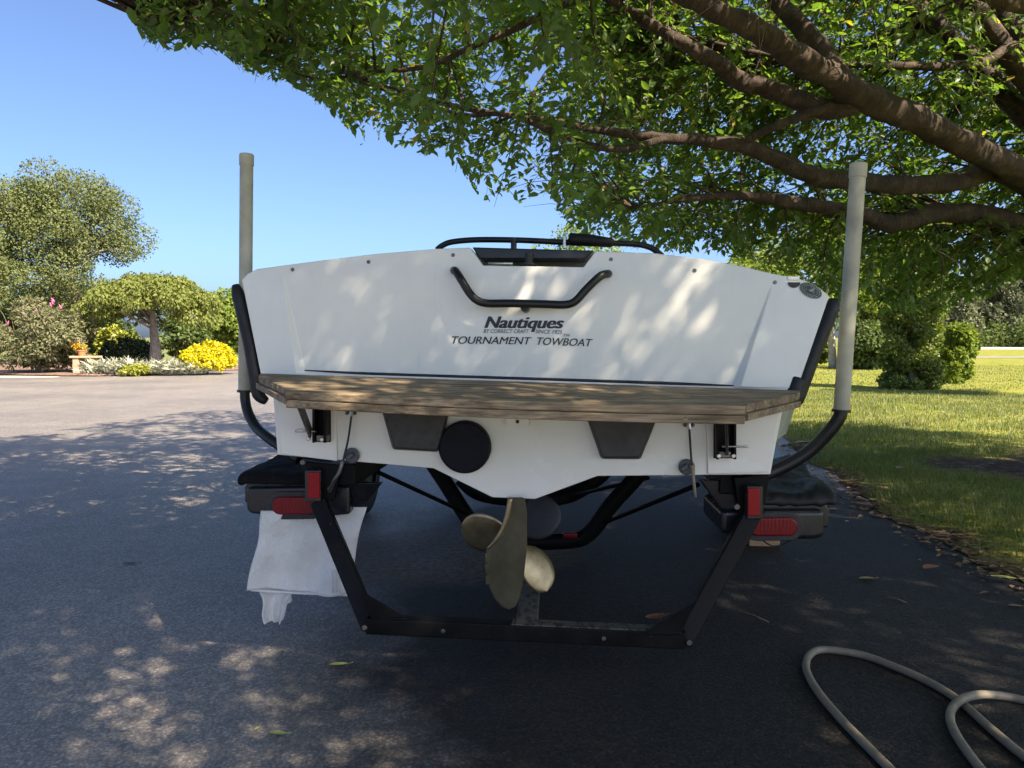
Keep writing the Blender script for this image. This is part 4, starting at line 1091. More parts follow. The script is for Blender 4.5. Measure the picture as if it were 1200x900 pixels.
for (x, y, x2, y2, lab) in ((866, 716, 901, 729, 'thin straw twig on asphalt right of the trailer arm'), (1040, 700, 1062, 706, 'short straw twig on asphalt right of the wooden block')):
    q = MB(); a_, b_ = gnd(x, y, .004), gnd(x2, y2, .004); q.tube([a_, a_.lerp(b_, .5) + Vector((.004, .006, .004)), b_], .0022, 5); tag(q.build('twig', 'dead_leaf_tan', smooth=True, origin=a_), lab, 'twig')
# leaf litter, uncountable, along the lawn border
nlit = 900
Y = RNG.uniform(3.2, 9.0, nlit); X = edge_x(Y) + RNG.normal(0.03, 0.13, nlit)
P = np.stack([X, Y, np.maximum(0.004, lawn_z(X, Y)) + .004], -1)
D = np.stack([RNG.normal(size=nlit), RNG.normal(size=nlit), RNG.normal(size=nlit) * .12], -1); Nn = np.tile([0, 0, 1.0], (nlit, 1)) + RNG.normal(size=(nlit, 3)) * .2
V, Fc = leaves(P, D, Nn, RNG.uniform(.02, .07, nlit))
leaf_mat('litter', [(0.10, 0.065, 0.04), (0.20, 0.13, 0.08), (0.30, 0.20, 0.12), (0.12, 0.08, 0.05)], (1, 1, 1), .03, .6, .1)
lit = fast_mesh('leaf_litter', V, Fc, 'litter')
tag(lit, 'brown dry leaf litter along the edge of the asphalt', 'leaf litter', kind='stuff')

# ------------------------------------------------------------------ the cherry tree
cherry = thing('cherry_tree', TRUNK, 'spreading cherry tree with dark limbs overhanging the boat', 'tree')
CROTCH = Vector((5.35, 6.6, 2.05))
def limb(name, pts, r, n=10, k=6):
    q = MB(); rr_ = list(r) if hasattr(r, '__len__') else r
    if len(rr_) != len(pts): rr_ = list(np.interp(np.linspace(0, 1, len(pts)), np.linspace(0, 1, len(rr_)), rr_))
    P_, R_ = spline([Vector(p_) for p_ in pts], rr_, k)
    P2 = []
    for i, (p_, r_) in enumerate(zip(P_, R_)):
        j = r_ * .10
        P2.append(p_ + Vector((random.uniform(-j, j), random.uniform(-j, j), random.uniform(-j, j)))); R_[i] = r_ * random.uniform(.94, 1.06)
    q.tube(P2, R_, n)
    ph = random.uniform(0, 9)
    for i, p_ in enumerate(P2):
        for k_ in range(n):
            v_ = q.v[i * n + k_]; a_ = 2 * math.pi * k_ / n
            f_ = .07 * math.sin(3 * a_ + i * .7 + ph) + .05 * math.sin(5 * a_ - i * 1.3) + random.uniform(-.05, .05)
            q.v[i * n + k_] = p_ + (v_ - p_) * (1 + f_)
    o_ = q.build(name, 'cherry_bark', cherry, smooth=True)
    return P_, R_
SK = []       # skeleton samples (x y z)
def reg(P_): SK.extend([tuple(p_) for p_ in P_])
limb('trunk', [TRUNK + Vector((0, 0, -.1)), TRUNK + Vector((0, 0, .25)), TRUNK + Vector((-.05, -.1, 1.1)), CROTCH + Vector((.05, .05, -.1)), CROTCH], [.40, .30, .25, .26, .20], 16)
limbs_px = [
 ([(CROTCH)], [(1215, 212, 5.9), (1150, 180, 5.5), (1085, 145, 5.15), (1020, 118, 4.85), (965, 85, 4.6), (900, 45, 4.35), (830, 8, 4.1), (760, -30, 3.9), (640, -90, 3.6), (500, -160, 3.2)], [.17, .118, .116, .114, .110, .096, .080, .066, .055, .04, .02]),
 ([], [(1000, 122, 4.85), (960, 126, 4.85), (915, 108, 4.85), (870, 96, 4.85), (845, 76, 4.8), (810, 56, 4.75), (772, 34, 4.7), (735, 12, 4.6), (680, -20, 4.5)], [.08, .075, .072, .068, .06, .052, .044, .034, .02]),
 ([], [(1000, 112, 4.8), (970, 70, 4.8), (945, 38, 4.85), (915, 5, 4.9), (890, -40, 5.0), (860, -110, 5.2)], [.09, .08, .075, .068, .055, .03]),
 ([(CROTCH + Vector((-.05, .05, -.05)))], [(1180, 205, 6.0), (1120, 214, 5.75), (1060, 217, 5.5), (1005, 213, 5.3), (955, 207, 5.15), (905, 184, 5.0), (870, 171, 4.9), (830, 165, 4.85), (770, 161, 4.8), (700, 152, 4.75), (640, 140, 4.7), (560, 130, 4.6), (480, 110, 4.5), (400, 85, 4.4)], [.13, .10, .088, .08, .076, .072, .066, .058, .046, .038, .032, .027, .02, .014, .006]),
 ([(CROTCH + Vector((.0, .15, -.12)))], [(1195, 262, 6.2), (1130, 250, 6.0), (1085, 252, 5.85), (1040, 262, 5.7), (1000, 248, 5.6), (945, 240, 5.45), (895, 232, 5.35), (840, 230, 5.25), (790, 236, 5.15), (740, 244, 5.1)], [.12, .095, .09, .088, .08, .066, .06, .046, .034, .02, .010]),
 ([], [(1005, 122, 4.82), (975, 124, 4.8), (930, 140, 4.75), (900, 152, 4.75), (872, 166, 4.8)], [.05, .04, .034, .03, .026]),
 ([(CROTCH + Vector((-.1, .2, .3)))], [(1210, 66, 6.4), (1150, 74, 6.2), (1090, 78, 6.0), (1030, 76, 5.9), (960, 74, 5.8), (880, 60, 5.7), (800, 40, 5.6)], [.10, .05, .045, .04, .034, .026, .018, .008]),
 ([(CROTCH + Vector((.05, -.1, .2)))], [(1240, 30, 5.2), (1190, 6, 4.8), (1130, -20, 4.4), (1000, -80, 3.8), (800, -200, 3.2)], [.11, .07, .06, .05, .04, .02]),
 ([], [(760, -20, 3.9), (700, -8, 4.1), (660, 6, 4.2), (600, 35, 4.3), (550, 56, 4.35), (500, 78, 4.4), (440, 84, 4.4), (370, 92, 4.4), (310, 70, 4.4)], [.03, .028, .026, .024, .02, .016, .013, .009, .004]),
 ([], [(780, 162, 4.8), (720, 175, 4.7), (660, 160, 4.6), (600, 135, 4.55), (540, 134, 4.5), (470, 112, 4.45), (420, 96, 4.4)], [.03, .025, .022, .019, .014, .01, .005]),
 ([], [(500, -150, 3.3), (430, -90, 3.6), (360, -40, 3.9), (290, -5, 4.1), (230, 20, 4.2), (190, 30, 4.25)], [.03, .026, .02, .015, .010, .004]),
]
for pre, pix, r_ in limbs_px:
    P_, R_ = limb('limb', pre + [at(*c_) for c_ in pix], [a * .80 for a in r_], 14)
    reg(P_)
for tgt, r_ in (((-.8, 9.2, 6.3), .11), ((2.0, 11.0, 6.2), .11), ((6.8, 10.8, 6.0), .10), ((9.6, 7.2, 5.6), .10), ((8.2, 2.6, 5.6), .10), ((4.6, 0.0, 5.4), .11), ((0.6, 0.4, 5.6), .11), ((-1.6, 4.6, 5.9), .10), ((3.0, 4.5, 7.0), .11), ((-0.5, 6.8, 6.8), .10)):
    tgt = Vector(tgt); a_ = CROTCH + Vector((random.uniform(-.1, .1), random.uniform(-.1, .1), .1))
    m1 = a_.lerp(tgt, .35) + Vector((random.uniform(-.3, .3), random.uniform(-.3, .3), 1.35)); m2 = a_.lerp(tgt, .7) + Vector((random.uniform(-.3, .3), random.uniform(-.3, .3), .5))
    P_, R_ = limb('limb', [a_, m1, m2, tgt], [r_, r_ * .7, r_ * .4, .015], 8); reg(P_)
SKA = np.array(SK)

# crown: where foliage may hang.  lower rim of the crown as seen along each bearing (bearing px -> elevation px)
RIM_X = [-400, 120, 165, 200, 250, 300, 340, 380, 405, 420, 480, 540, 562, 580, 640, 662, 700, 740, 800, 850, 900, 960, 1010, 1060, 1110, 1160, 1200, 1300, 1700]
RIM_Y = [-160, -60, 48, 62, 58, 92, 100, 128, 150, 172, 178, 200, 232, 248, 228, 268, 288, 292, 298, 302, 312, 342, 372, 368, 370, 350, 326, 310, 300]
def allowed(P_, margin=0.0):
    px, py, d = proj(P_)
    rim = np.interp(px, RIM_X, RIM_Y)
    vis = (d > 0.3) & (px > -700) & (px < 1900) & (py < 1000)
    ok = ~vis | (py < rim - margin)
    low = P_[..., 2] > np.where(P_[..., 1] > 4.6, 1.36, 1.75)
    near = np.linalg.norm(P_ - np.array([0, 0, EYE]), axis=-1) > 2.6
    return ok & low & near & (P_[..., 2] > np.where(P_[..., 1] < 2.8, 3.3, 0))
def hollow(P_):
    # the underside of the crown is bare below and in front of the main limbs
    yl = np.interp(P_[..., 0], [-3, -.3, .4, 1.2, 2.4, 3.7, 6, 9], [0, 0, 4.1, 5.0, 5.45, 5.95, 6.4, 6.4])
    return (P_[..., 1] < yl) & (P_[..., 2] < EYE + .43 * P_[..., 1] + .05) & (P_[..., 1] > 1.0)
def in_crown(P_):
    q = (P_ - np.array([3.0, 4.7, 3.4])) / np.array([6.8, 7.4, 4.2])
    up = np.linalg.norm(q, axis=-1) < 1
    return up & (P_[..., 2] > 1.36) & ~hollow(P_)
# sub-branch targets: dense in the part seen, the unseen rest placed for its shade
T_ = []
c1 = np.stack([RNG.uniform(100, 1290, 60000), RNG.uniform(-190, 385, 60000), RNG.uniform(3.7, 8.6, 60000)], -1)
rim = np.interp(c1[:, 0], RIM_X, RIM_Y)
W_ = []
for a_ in c1[:16000]:
    W_.append(at(*a_)[:])
W_ = np.array(W_)
W_ = W_[allowed(W_, 10) & in_crown(W_)]
c2 = RNG.uniform([-4, -2.2, 2.0], [10, 12.5, 7.8], (12000, 3)); c2 = c2[allowed(c2, 10) & in_crown(c2)]
def thin(P_, dmin, nmax, seed=None):
    # poisson-like thinning with a hash grid
    keep = list(seed) if seed is not None else []
    g = {}
    for p_ in keep: g.setdefault(tuple((p_ // dmin).astype(int)), []).append(p_)
    k0 = len(keep); dd = dmin * dmin
    for p_ in P_:
        c_ = tuple((p_ // dmin).astype(int)); okk = True
        for i in (-1, 0, 1):
            for j in (-1, 0, 1):
                for k in (-1, 0, 1):
                    for q_ in g.get((c_[0] + i, c_[1] + j, c_[2] + k), ()):
                        if (q_[0] - p_[0]) ** 2 + (q_[1] - p_[1]) ** 2 + (q_[2] - p_[2]) ** 2 < dd: okk = False; break
                    if not okk: break
                if not okk: break
            if not okk: break
        if okk:
            keep.append(p_); g.setdefault(c_, []).append(p_)
            if len(keep) - k0 >= nmax: break
    return keep
pxw, _, dw = proj(W_)
left = pxw < 660
WL = W_[left & (dw < 6.0)]
tip = WL[(proj(WL)[0] < 430) & (proj(WL)[2] < 4.9)]
tg = thin(tip, .24, 150)
tg = thin(WL[RNG.random(len(WL)) < .8], .38, 520, tg)
tg = thin(W_[~left], .35, 1000, tg)
nv_vis = len(tg)
# the rest of the crown, overhead and out of frame: leaves added where their shade on the ground is wanted
def along_sun(P_):
    P_ = np.asarray(P_); return P_[..., :2] - P_[..., 2:3] / TO_SUN.z * np.array([TO_SUN.x, TO_SUN.y])
X0, Y0, NXC, NYC = -9, -1, 18, 15
def cell(g_): return np.floor(g_ - np.array([X0, Y0])).astype(int)
lai = np.zeros((NXC, NYC)); UNIT = .088
for c_ in cell(along_sun(np.array(tg))):
    if 0 <= c_[0] < NXC and 0 <= c_[1] < NYC: lai[c_[0], c_[1]] += UNIT
gx, gy = np.meshgrid(np.arange(NXC) + X0 + .5, np.arange(NYC) + Y0 + .5, indexing='ij')
want = np.where((gx > 2.6) & (gy > 3), 2.3, np.where((gx > .6) & (gy < 4.5), .45, np.where((gx < .6) & (gy < 3.4), 2.7, np.where((gx < .2) & (gy < 5), 2.1, 1.7)))) * np.clip((1.12 - np.hypot((gx + .6) / 7.4, (gy - 5.6) / 7.2)) / .30, 0, 1)
want = np.where((gx < -4) & (gy > 4), want * .75, want)
c2 = RNG.uniform([-4.5, -4.5, 1.9], [10, 12.5, 7.6], (40000, 3)); c2 = c2[allowed(c2, 10) & in_crown(c2)]
c2 = np.array(thin(c2, .29, 8000))
cc_ = cell(along_sun(c2)); add = []
for p_, c_ in zip(c2, cc_):
    if 0 <= c_[0] < NXC and 0 <= c_[1] < NYC and lai[c_[0], c_[1]] < want[c_[0], c_[1]]:
        lai[c_[0], c_[1]] += UNIT; add.append(p_)
tg = np.array(list(tg) + add)
twP, twD = [], []
BRV = MB()
for i, t_ in enumerate(tg):
    d2 = np.sum((SKA - t_) ** 2, 1) + 0.6 * np.maximum(0, SKA[:, 2] - t_[2] - 0.2) ** 2
    j = int(np.argmin(d2)); a_ = Vector(SKA[j]); b_ = Vector(t_)
    L = (b_ - a_).length
    m1 = a_.lerp(b_, .45) + Vector((random.uniform(-.12, .12), random.uniform(-.12, .12), random.uniform(.02, .16))) * L
    P_, R_ = spline([a_, m1, b_], [min(.016, .006 + .006 * L), .006, .0025], 4)
    mid_ = np.array([tuple(x) for x in P_])
    if not allowed(mid_).all(): m1 = a_.lerp(b_, .5) + Vector((0, 0, .05 * L)); P_, R_ = spline([a_, m1, b_], R_[:1] + [.006, .0025], 4)
    BRV.tube(P_, R_, 4, cap=False)
    nt_ = int(5 + 4 * L)
    dirm = (b_ - a_).normalized()
    for q_ in range(nt_):
        u = 1 - random.random() ** 1.4 * .75
        k_ = min(len(P_) - 1, int(u * (len(P_) - 1)))
        dv = Vector(sph(1)[0]) * .9 + dirm * .7; dv.z *= .55; dv.z -= .12
        twP.append(P_[k_][:]); twD.append(dv.normalized()[:])
branchlets = BRV.build('branchlets', 'cherry_bark', cherry, smooth=True); branchlets['kind'] = 'stuff'
twP = np.array(twP); twD = np.array(twD); nt_ = len(twP)
twL = RNG.uniform(.22, .52, nt_)
NL = 12
LP, LD, LN = [], [], []
TW_V, TW_F = [], []
for k in range(NL):
    t_ = (k + .6) / NL
    drop = np.zeros((nt_, 3)); drop[:, 2] = -.30 * (t_ ** 2) * twL
    base = twP + twD * (twL * t_)[:, None] + drop
    sidev = norm(np.cross(twD, np.array([0, 0, 1.0]) + RNG.normal(size=(nt_, 3)) * .25)) * (1 if k % 2 else -1)
    ld = norm(sidev * .8 + twD * .75 + RNG.normal(size=(nt_, 3)) * .30 + np.array([0, 0, -.38]))
    ln = norm(np.array([0, 0, 1.0]) + RNG.normal(size=(nt_, 3)) * .42 + TO_SUN[:] * np.array(.25))
    LP.append(base); LD.append(ld); LN.append(ln)
LP = np.concatenate(LP); LD = np.concatenate(LD); LN = np.concatenate(LN)
LS = RNG.uniform(.040, .090, len(LP))
ok = allowed(LP) & allowed(LP + LD * LS[:, None]) & ~(hollow(LP) & (RNG.random(len(LP)) < .93))
LP, LD, LN, LS = LP[ok], LD[ok], LN[ok], LS[ok]
# twigs
e = twP + twD * twL[:, None]; e[:, 2] -= .30 * twL
ok = allowed(e, -6)
tv, tf = [], []
A_, E_ = twP[ok], e[ok]; M_ = (A_ + E_) / 2; M_[:, 2] += .05 * twL[ok]
sd = norm(np.cross(E_ - A_, [0, 0, 1.0])) ; uu = norm(np.cross(sd, E_ - A_))
ring = [sd, -sd * .5 + uu * .86, -sd * .5 - uu * .86]
V = np.stack([A_ + r_ * .0030 for r_ in ring] + [M_ + r_ * .0022 for r_ in ring] + [E_ + r_ * .0012 for r_ in ring], 1)
b = (np.arange(len(A_)) * 9)[:, None]
Fc = np.concatenate([b + np.array(f_) for f_ in ((0, 1, 4, 3), (1, 2, 5, 4), (2, 0, 3, 5), (3, 4, 7, 6), (4, 5, 8, 7), (5, 3, 6, 8))])
tw_o = fast_mesh('twigs', V.reshape(-1, 3), Fc, 'twig_brown', cherry); tw_o['kind'] = 'stuff'
# the 300 leaves that show largest become parts, the rest one mass
px, py, d = proj(LP)
vis = (px > 5) & (px < 1195) & (py > 5) & (py < 390) & (d > .5)
score = np.where(vis, LS / np.maximum(d, .5), 0)
order = np.argsort(-score); big, rest = order[:300], order[300:]
V, Fc = leaves(LP[rest], LD[rest], LN[rest], LS[rest], width=1.08)
crown = fast_mesh('crown', V, Fc, 'cherry_leaf', cherry); crown['kind'] = 'stuff'
V1, F1 = leaves(np.zeros((1, 3)), np.array([[1.0, 0, 0]]), np.array([[0, 0, 1.0]]), np.ones(1), width=1.08)
lme = bpy.data.meshes.new('leaf'); lme.from_pydata([tuple(map(float, a)) for a in V1], [], [tuple(map(int, a)) for a in F1]); lme.materials.append(MATS['cherry_leaf'])
for i in big:
    lo = bpy.data.objects.new('leaf', lme); COL.objects.link(lo); lo.parent = cherry
    dx = Vector(LD[i]).normalized(); sy = Vector(LN[i]).cross(dx).normalized(); uz = dx.cross(sy)
    Mx = Matrix((dx, sy, uz)).transposed().to_4x4(); Mx.translation = Vector(LP[i]) - TRUNK
    lo.matrix_local = Mx @ Matrix.Scale(float(LS[i]), 4)
print('cherry leaves', len(LP), 'targets', nv_vis, len(tg), 'twigs', nt_)

# ------------------------------------------------------------------ garden trees and shrubs
def lumpy(center, radii, n, nl, lump, mat_, size, parent, name='crown', droop=0.0, shape=None, simple=True, width=1.0, shell=.55, flat=0.0):
    """foliage of nl overlapping leaf clumps filling an ellipsoid"""
    center = np.array(center, dtype=float); radii = np.array(radii, dtype=float)
    d = sph(nl); r = RNG.random(nl) ** .35
    C = d * r[:, None] * (1 - lump * .6)
    if shape is not None: C = shape(C)
    C = center + C * radii
    R = radii.mean() * lump * RNG.uniform(.55, 1.25, nl)
    w = R ** 2; idx = RNG.choice(nl, n, p=w / w.sum())
    q = sph(n); rr = shell + (1 - shell) * RNG.random(n) ** .5
    P_ = C[idx] + q * (R[idx] * rr * RNG.uniform(.9, 1.15, n))[:, None] * np.array([1, 1, .85])
    Dv = norm(q * .6 + RNG.normal(size=(n, 3)) * .7 + np.array([0, 0, -droop]))
    Nn = norm(q + RNG.normal(size=(n, 3)) * .5 + np.array([0, 0, .35]))
    P_[:, 2] = np.maximum(P_[:, 2], .03)
    V, Fc = leaves(P_, Dv, Nn, size * RNG.uniform(.65, 1.3, n), simple, width)
    o_ = fast_mesh(name, V, Fc, mat_, parent); o_['kind'] = 'stuff'
    return C
def tree(name, label, px, base_py, D_, crown_px, mat_, n, nl, lump, size, trunk_r, bark='bark_grey', cat='tree', droop=.2, group=None, shape=None, width=1.0, depth_r=None):
    x0, y0, x1, y1 = crown_px
    b_ = at(px, base_py, D_); b_.z = 0
    c_ = at((x0 + x1) / 2, (y0 + y1) / 2, D_); rx = (x1 - x0) / 2 * D_ / FPX; rz = (y1 - y0) / 2 * D_ / FPX
    t_ = thing(name, b_, label, cat, group)
    C = lumpy(c_, (rx, depth_r or rx * .9, rz), n, nl, lump, mat_, size, t_, droop=droop, shape=shape, width=width)
    if trunk_r:
        q = MB(); top_ = Vector(c_) + Vector((0, 0, rz * .35))
        q.tube([b_, b_.lerp(top_, .3) + Vector((trunk_r * .3, 0, 0)), b_.lerp(top_, .65), top_], [trunk_r * 1.15, trunk_r * .85, trunk_r * .55, trunk_r * .15], 10, smooth=4)
        q.build('trunk', bark, t_, smooth=True)
        for k in range(min(9, len(C))):
            s_ = b_.lerp(top_, random.uniform(.5, .85)); e_ = Vector(C[random.randrange(len(C))])
            q = MB(); q.tube([s_, s_.lerp(e_, .5) + Vector((0, 0, .08 * rz)), e_], [trunk_r * .34, trunk_r * .2, trunk_r * .06], 6, smooth=3); q.build('limb', bark, t_, smooth=True)
    return t_
# left garden
mb = MB()
bed = [gnd(-160, 436), gnd(-40, 438.5), gnd(20, 440.2), gnd(70, 441.0), gnd(110, 441.3), gnd(170, 439.5), gnd(230, 436.5), gnd(285, 433.5), gnd(330, 432), gnd(330, 427), gnd(230, 425), gnd(100, 424), gnd(-160, 424)]
mb.prism([Vector((p_.x, p_.y, .004)) for p_ in bed], Vector((0, 0, .07)))
structure(mb.build('mulch_bed', 'mulch', bevel=.03))
mb = MB(); wl = [gnd(-200, 439.5), gnd(20, 441.0), gnd(70, 441.8), gnd(60, 442.3), gnd(-200, 443.5)]
mb.prism([Vector((p_.x, p_.y, .003)) for p_ in wl], Vector((0, 0, .012))); structure(mb.build('walkway', 'pale_concrete'))

tree('pear_tree', 'tall grey-green round tree behind the flowering bush at left', 92, 415, 36, (-5, 180, 168, 385), 'pear_leaf', 52000, 60, .28, .11, .26, group=None)
tree('pear_tree', 'darker tall tree cut by the left photo edge', -30, 415, 33, (-115, 205, 56, 408), 'pear_leaf', 36000, 60, .26, .11, .24)
tree('green_tree', 'mid green tree low behind the flowering bush at left', 40, 420, 40, (-40, 335, 120, 428), 'mid_leaf', 12000, 50, .26, .17, .14)
def dome(C):
    C = C.copy(); r = np.linalg.norm(C, axis=1, keepdims=True); C = C / np.maximum(r, 1e-6) * (.55 + .30 * RNG.random((len(C), 1)))
    C[:, 2] = np.abs(C[:, 2]) * 1.55 - .75; return C
def umbrella(C):
    C = C.copy(); r = np.hypot(C[:, 0], C[:, 1]); C[:, 2] = np.sqrt(np.maximum(0, 1 - r ** 2)) * 1.1 - .45 - (RNG.random(len(C)) ** 2) * .7 * (r > .45); return C
tree('weeping_tree', 'low umbrella-shaped weeping tree with a pale straight trunk', 180, 419, 28, (94, 314, 264, 404), 'weeping_leaf', 22000, 150, .16, .13, .21, bark='bark_grey', droop=1.3, shape=umbrella, width=.8)
tree('green_tree', 'bright green tree behind the weeping tree, left of the guide pole', 262, 418, 38, (225, 335, 300, 425), 'bright_leaf', 9000, 40, .28, .2, .12)
tree('green_tree', 'mid green tree filling in below the weeping tree crown', 215, 418, 36, (185, 370, 245, 425), 'mid_leaf', 6000, 30, .3, .18, .08)
tree('lime_shrub', 'yellow-green shrub between the stone bench and dark bush', 130, 424, 31, (108, 378, 158, 424), 'lime_leaf', 3500, 22, .32, .14, .05, cat='shrub')
bb = tree('butterfly_bush', 'large dusty bush with pink flower spikes at left', 45, 432, 26.5, (-15, 352, 108, 434), 'dusty_leaf', 13000, 60, .24, .15, .06, cat='bush', droop=.3, width=.6)
for (x, y) in ((62, 357), (64, 354), (60, 360), (42, 367), (9, 381), (72, 362), (30, 372)):
    q = MB(); p0 = at(x, y, 25.6); dv = Vector((random.uniform(-.3, .3), -.2, .5)).normalized()
    q.tube([p0, p0 + dv * .04, p0 + dv * .10, p0 + dv * .17], [.02, .032, .024, .006], 7); q.build('flower_spike', 'petal_pink', bb, smooth=True)
for k in range(14):
    q = MB(); p0 = at(45 + random.uniform(-50, 30), 395, 26.3); p1 = p0 + Vector((random.uniform(-1.0, 1.0), random.uniform(-.6, .2), random.uniform(.7, 1.3)))
    q.tube([p0, p0.lerp(p1, .6) + Vector((0, 0, .12)), p1], [.015, .01, .004], 5, smooth=3); q.build('stem', 'twig_brown', bb, smooth=True)
tree('dark_shrub', 'dark green rounded evergreen shrub behind the weeping trunk', 147, 421, 29, (114, 388, 190, 424), 'dark_leaf', 12000, 110, .16, .08, .04, cat='shrub', shape=dome)
tree('golden_shrub', 'bright yellow rounded shrub beside the left guide pole', 243, 432, 26.5, (208, 393, 280, 434), 'gold_leaf', 14000, 130, .15, .09, .04, cat='shrub', shape=dome)
def tuft(name, label, px, py, D_, w, h, n, mat_, group=None, nclump=5):
    c_ = at(px, py, D_); c_.z = .05
    t_ = thing(name, c_, label, 'plant', group)
    P0 = np.stack([c_.x + RNG.normal(0, w * .30, n).clip(-w * .5, w * .5), c_.y + RNG.normal(0, w * .18, n), np.full(n, .05)], -1)
    P0 += 0
    dv = RNG.normal(size=(n, 3)) * np.array([.55, .55, .15]) + np.array([0, 0, .75]); dv = norm(dv)
    Ls = h * RNG.uniform(.6, 1.25, n)
    P1 = P0 + dv * (Ls * .45)[:, None]
    V1, F1 = leaves(P0, dv, norm(RNG.normal(size=(n, 3))), Ls * .7, True, .22)
    d2 = norm(dv * np.array([1.6, 1.6, .35]))
    V2, F2 = leaves(P1, d2, norm(RNG.normal(size=(n, 3)) + np.array([0, 0, 1])), Ls * .6, True, .25)
    o_ = fast_mesh('foliage', np.concatenate([V1, V2]), np.concatenate([F1, F2 + len(V1)]), mat_, t_); o_['kind'] = 'stuff'
tuft('silver_plant', 'silvery striped low plant right of the stone bench', 138, 431, 25.8, 1.55, .55, 1600, 'silver_leaf', 'silvery border plants')
tuft('silver_plant', 'silvery striped low plant under the weeping tree, left of the yellow shrub', 192, 431.5, 25.8, 1.0, .50, 1200, 'silver_leaf', 'silvery border plants')
tuft('silver_plant', 'greyer low plant touching the yellow shrub', 221, 431, 25.9, .95, .46, 1100, 'silver_leaf', 'silvery border plants')
tree('lime_ground_cover', 'small low yellow-green cushion plant at the bed edge', 156, 438, 25.0, (138, 428, 176, 439.5), 'lime_leaf', 2200, 26, .22, .08, 0, cat='plant', depth_r=.35)
bc = at(101, 430, 26.0); bc.z = .05
bench = thing('stone_bench', bc, 'tan stone bench at the edge of the mulch bed', 'bench')
q = MB(); q.box(bc + Vector((0, 0, .56)), Vector((.46, 0, 0)), Vector((0, .2, 0)), Vector((0, 0, .035))); q.build('slab', 'bench_stone', bench, bevel=.012)
for sx in (-.27, .22):
    q = MB(); q.box(bc + Vector((sx, 0, .265)), Vector((.10, 0, 0)), Vector((0, .16, 0)), Vector((0, 0, .26))); q.build('support', 'bench_stone', bench, bevel=.012)
pc = bc + Vector((-.12, -.02, .597))
pot = thing('flower_pot', pc, 'terracotta pot of orange flowers on the stone bench', 'flower pot')
q = MB(); q.tube([pc, pc + Vector((0, 0, .16)), pc + Vector((0, 0, .165)), pc + Vector((0, 0, .2))], [.10, .14, .155, .155], 16); q.build('pot', 'terracotta', pot)
lumpy(pc + Vector((-.1, 0, .30)), (.30, .2, .10), 260, 14, .4, 'lime_leaf', .07, pot, 'foliage')
lumpy(pc + Vector((-.1, -.03, .34)), (.32, .2, .09), 120, 14, .4, 'petal_orange', .06, pot, 'flowers')
tree('green_tree', 'mid green tree seen between the flowering bush and the weeping tree', 122, 420, 42, (86, 360, 160, 430), 'mid_leaf', 7000, 36, .28, .17, .1)
# hedge-like trees closing the horizon behind the boat and at left
for i, (px_, w_, h_, D_, mat_, lab) in enumerate(((330, 70, 372, 60, 'mid_leaf', 'far green tree hidden low behind the boat, leftmost'), (-60, 120, 330, 48, 'mid_leaf', 'far green tree past the left photo edge'))):
    tree('far_tree', lab, px_, 410, D_, (px_ - w_, h_, px_ + w_, 420), mat_, 5000, 26, .3, .3, .2)

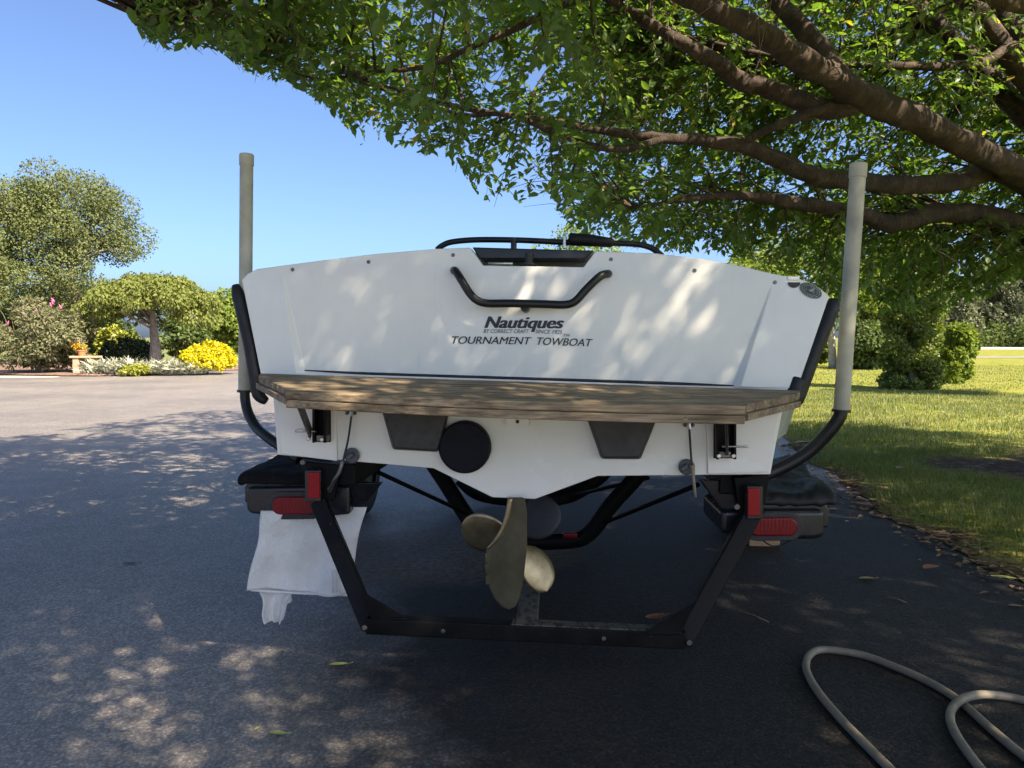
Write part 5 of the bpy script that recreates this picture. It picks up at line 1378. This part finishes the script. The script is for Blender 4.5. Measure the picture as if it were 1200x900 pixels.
# right side
def columnar(C):
    n_ = len(C); z = RNG.uniform(-1, .95, n_); a = RNG.uniform(0, 6.283, n_); r = .80 * np.sqrt(RNG.random(n_)) * np.where(z > .3, 1 - .6 * (z - .3), 1)
    return np.stack([np.cos(a) * r, np.sin(a) * r, z], -1)
tree('arborvitae', 'broad green arborvitae standing on the lawn right of the guide pole', 1068, 458, 18.3, (1033, 262, 1107, 462), 'thuja_leaf', 40000, 240, .13, .085, .09, cat='conifer', droop=-.3, shape=columnar, depth_r=.75)
tree('leafy_shrub', 'light leafy shrub just right of the arborvitae', 1118, 446, 20.5, (1094, 380, 1144, 446), 'bright_leaf', 9000, 70, .2, .11, 0, cat='shrub', shape=columnar)
tree('evergreen_tree', 'dark evergreen cut by the right photo edge', 1240, 440, 15.5, (1180, 190, 1330, 385), 'dark_leaf', 14000, 60, .2, .11, .12, cat='conifer')
q_ = at(976, 433, 31); 
tree('pale_trunk_tree', 'tree with pale grey trunk left of the right guide pole', 976, 433, 31, (880, 250, 1050, 400), 'bright_leaf', 12000, 60, .22, .17, .15, bark='bark_pale')
tree('understory_shrub', 'dark leafy shrub between the guide pole and arborvitae', 1022, 434, 30, (985, 372, 1062, 437), 'mid_leaf', 8000, 46, .24, .15, .05, cat='shrub')
tree('understory_shrub', 'dark leafy shrub left of the pale trunk', 948, 434, 33, (915, 380, 975, 436), 'mid_leaf', 5500, 36, .26, .15, .05, cat='shrub')
tree('sunlit_tree', 'bright yellow-green tree beyond the boat bow', 880, 428, 40, (830, 268, 945, 415), 'bright_leaf', 12000, 54, .22, .2, .16)
tree('sunlit_tree', 'small light green tree beyond the boat seen above its rail', 670, 428, 46, (585, 268, 760, 420), 'bright_leaf', 12000, 60, .22, .2, .16)
tree('sunlit_tree', 'green tree behind the arborvitae', 1040, 430, 38, (985, 260, 1110, 420), 'mid_leaf', 11000, 54, .22, .2, .16)
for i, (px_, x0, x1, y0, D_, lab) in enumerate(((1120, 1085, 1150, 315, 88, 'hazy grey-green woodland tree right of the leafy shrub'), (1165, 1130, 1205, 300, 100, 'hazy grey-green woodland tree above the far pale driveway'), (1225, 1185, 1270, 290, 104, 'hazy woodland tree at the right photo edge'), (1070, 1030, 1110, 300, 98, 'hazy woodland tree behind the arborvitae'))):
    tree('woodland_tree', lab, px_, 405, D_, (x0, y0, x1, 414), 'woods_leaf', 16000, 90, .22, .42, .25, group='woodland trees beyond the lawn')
tree('far_shrub', 'dark round shrub at the end of the far pale driveway', 1138, 413, 70, (1128, 388, 1150, 414), 'mid_leaf', 2500, 20, .3, .3, .0, cat='shrub')
tree('far_shrub', 'long dark hedge behind the far pale driveway', 1180, 406, 97, (1120, 378, 1260, 411), 'mid_leaf', 12000, 90, .2, .4, .0, cat='hedge')
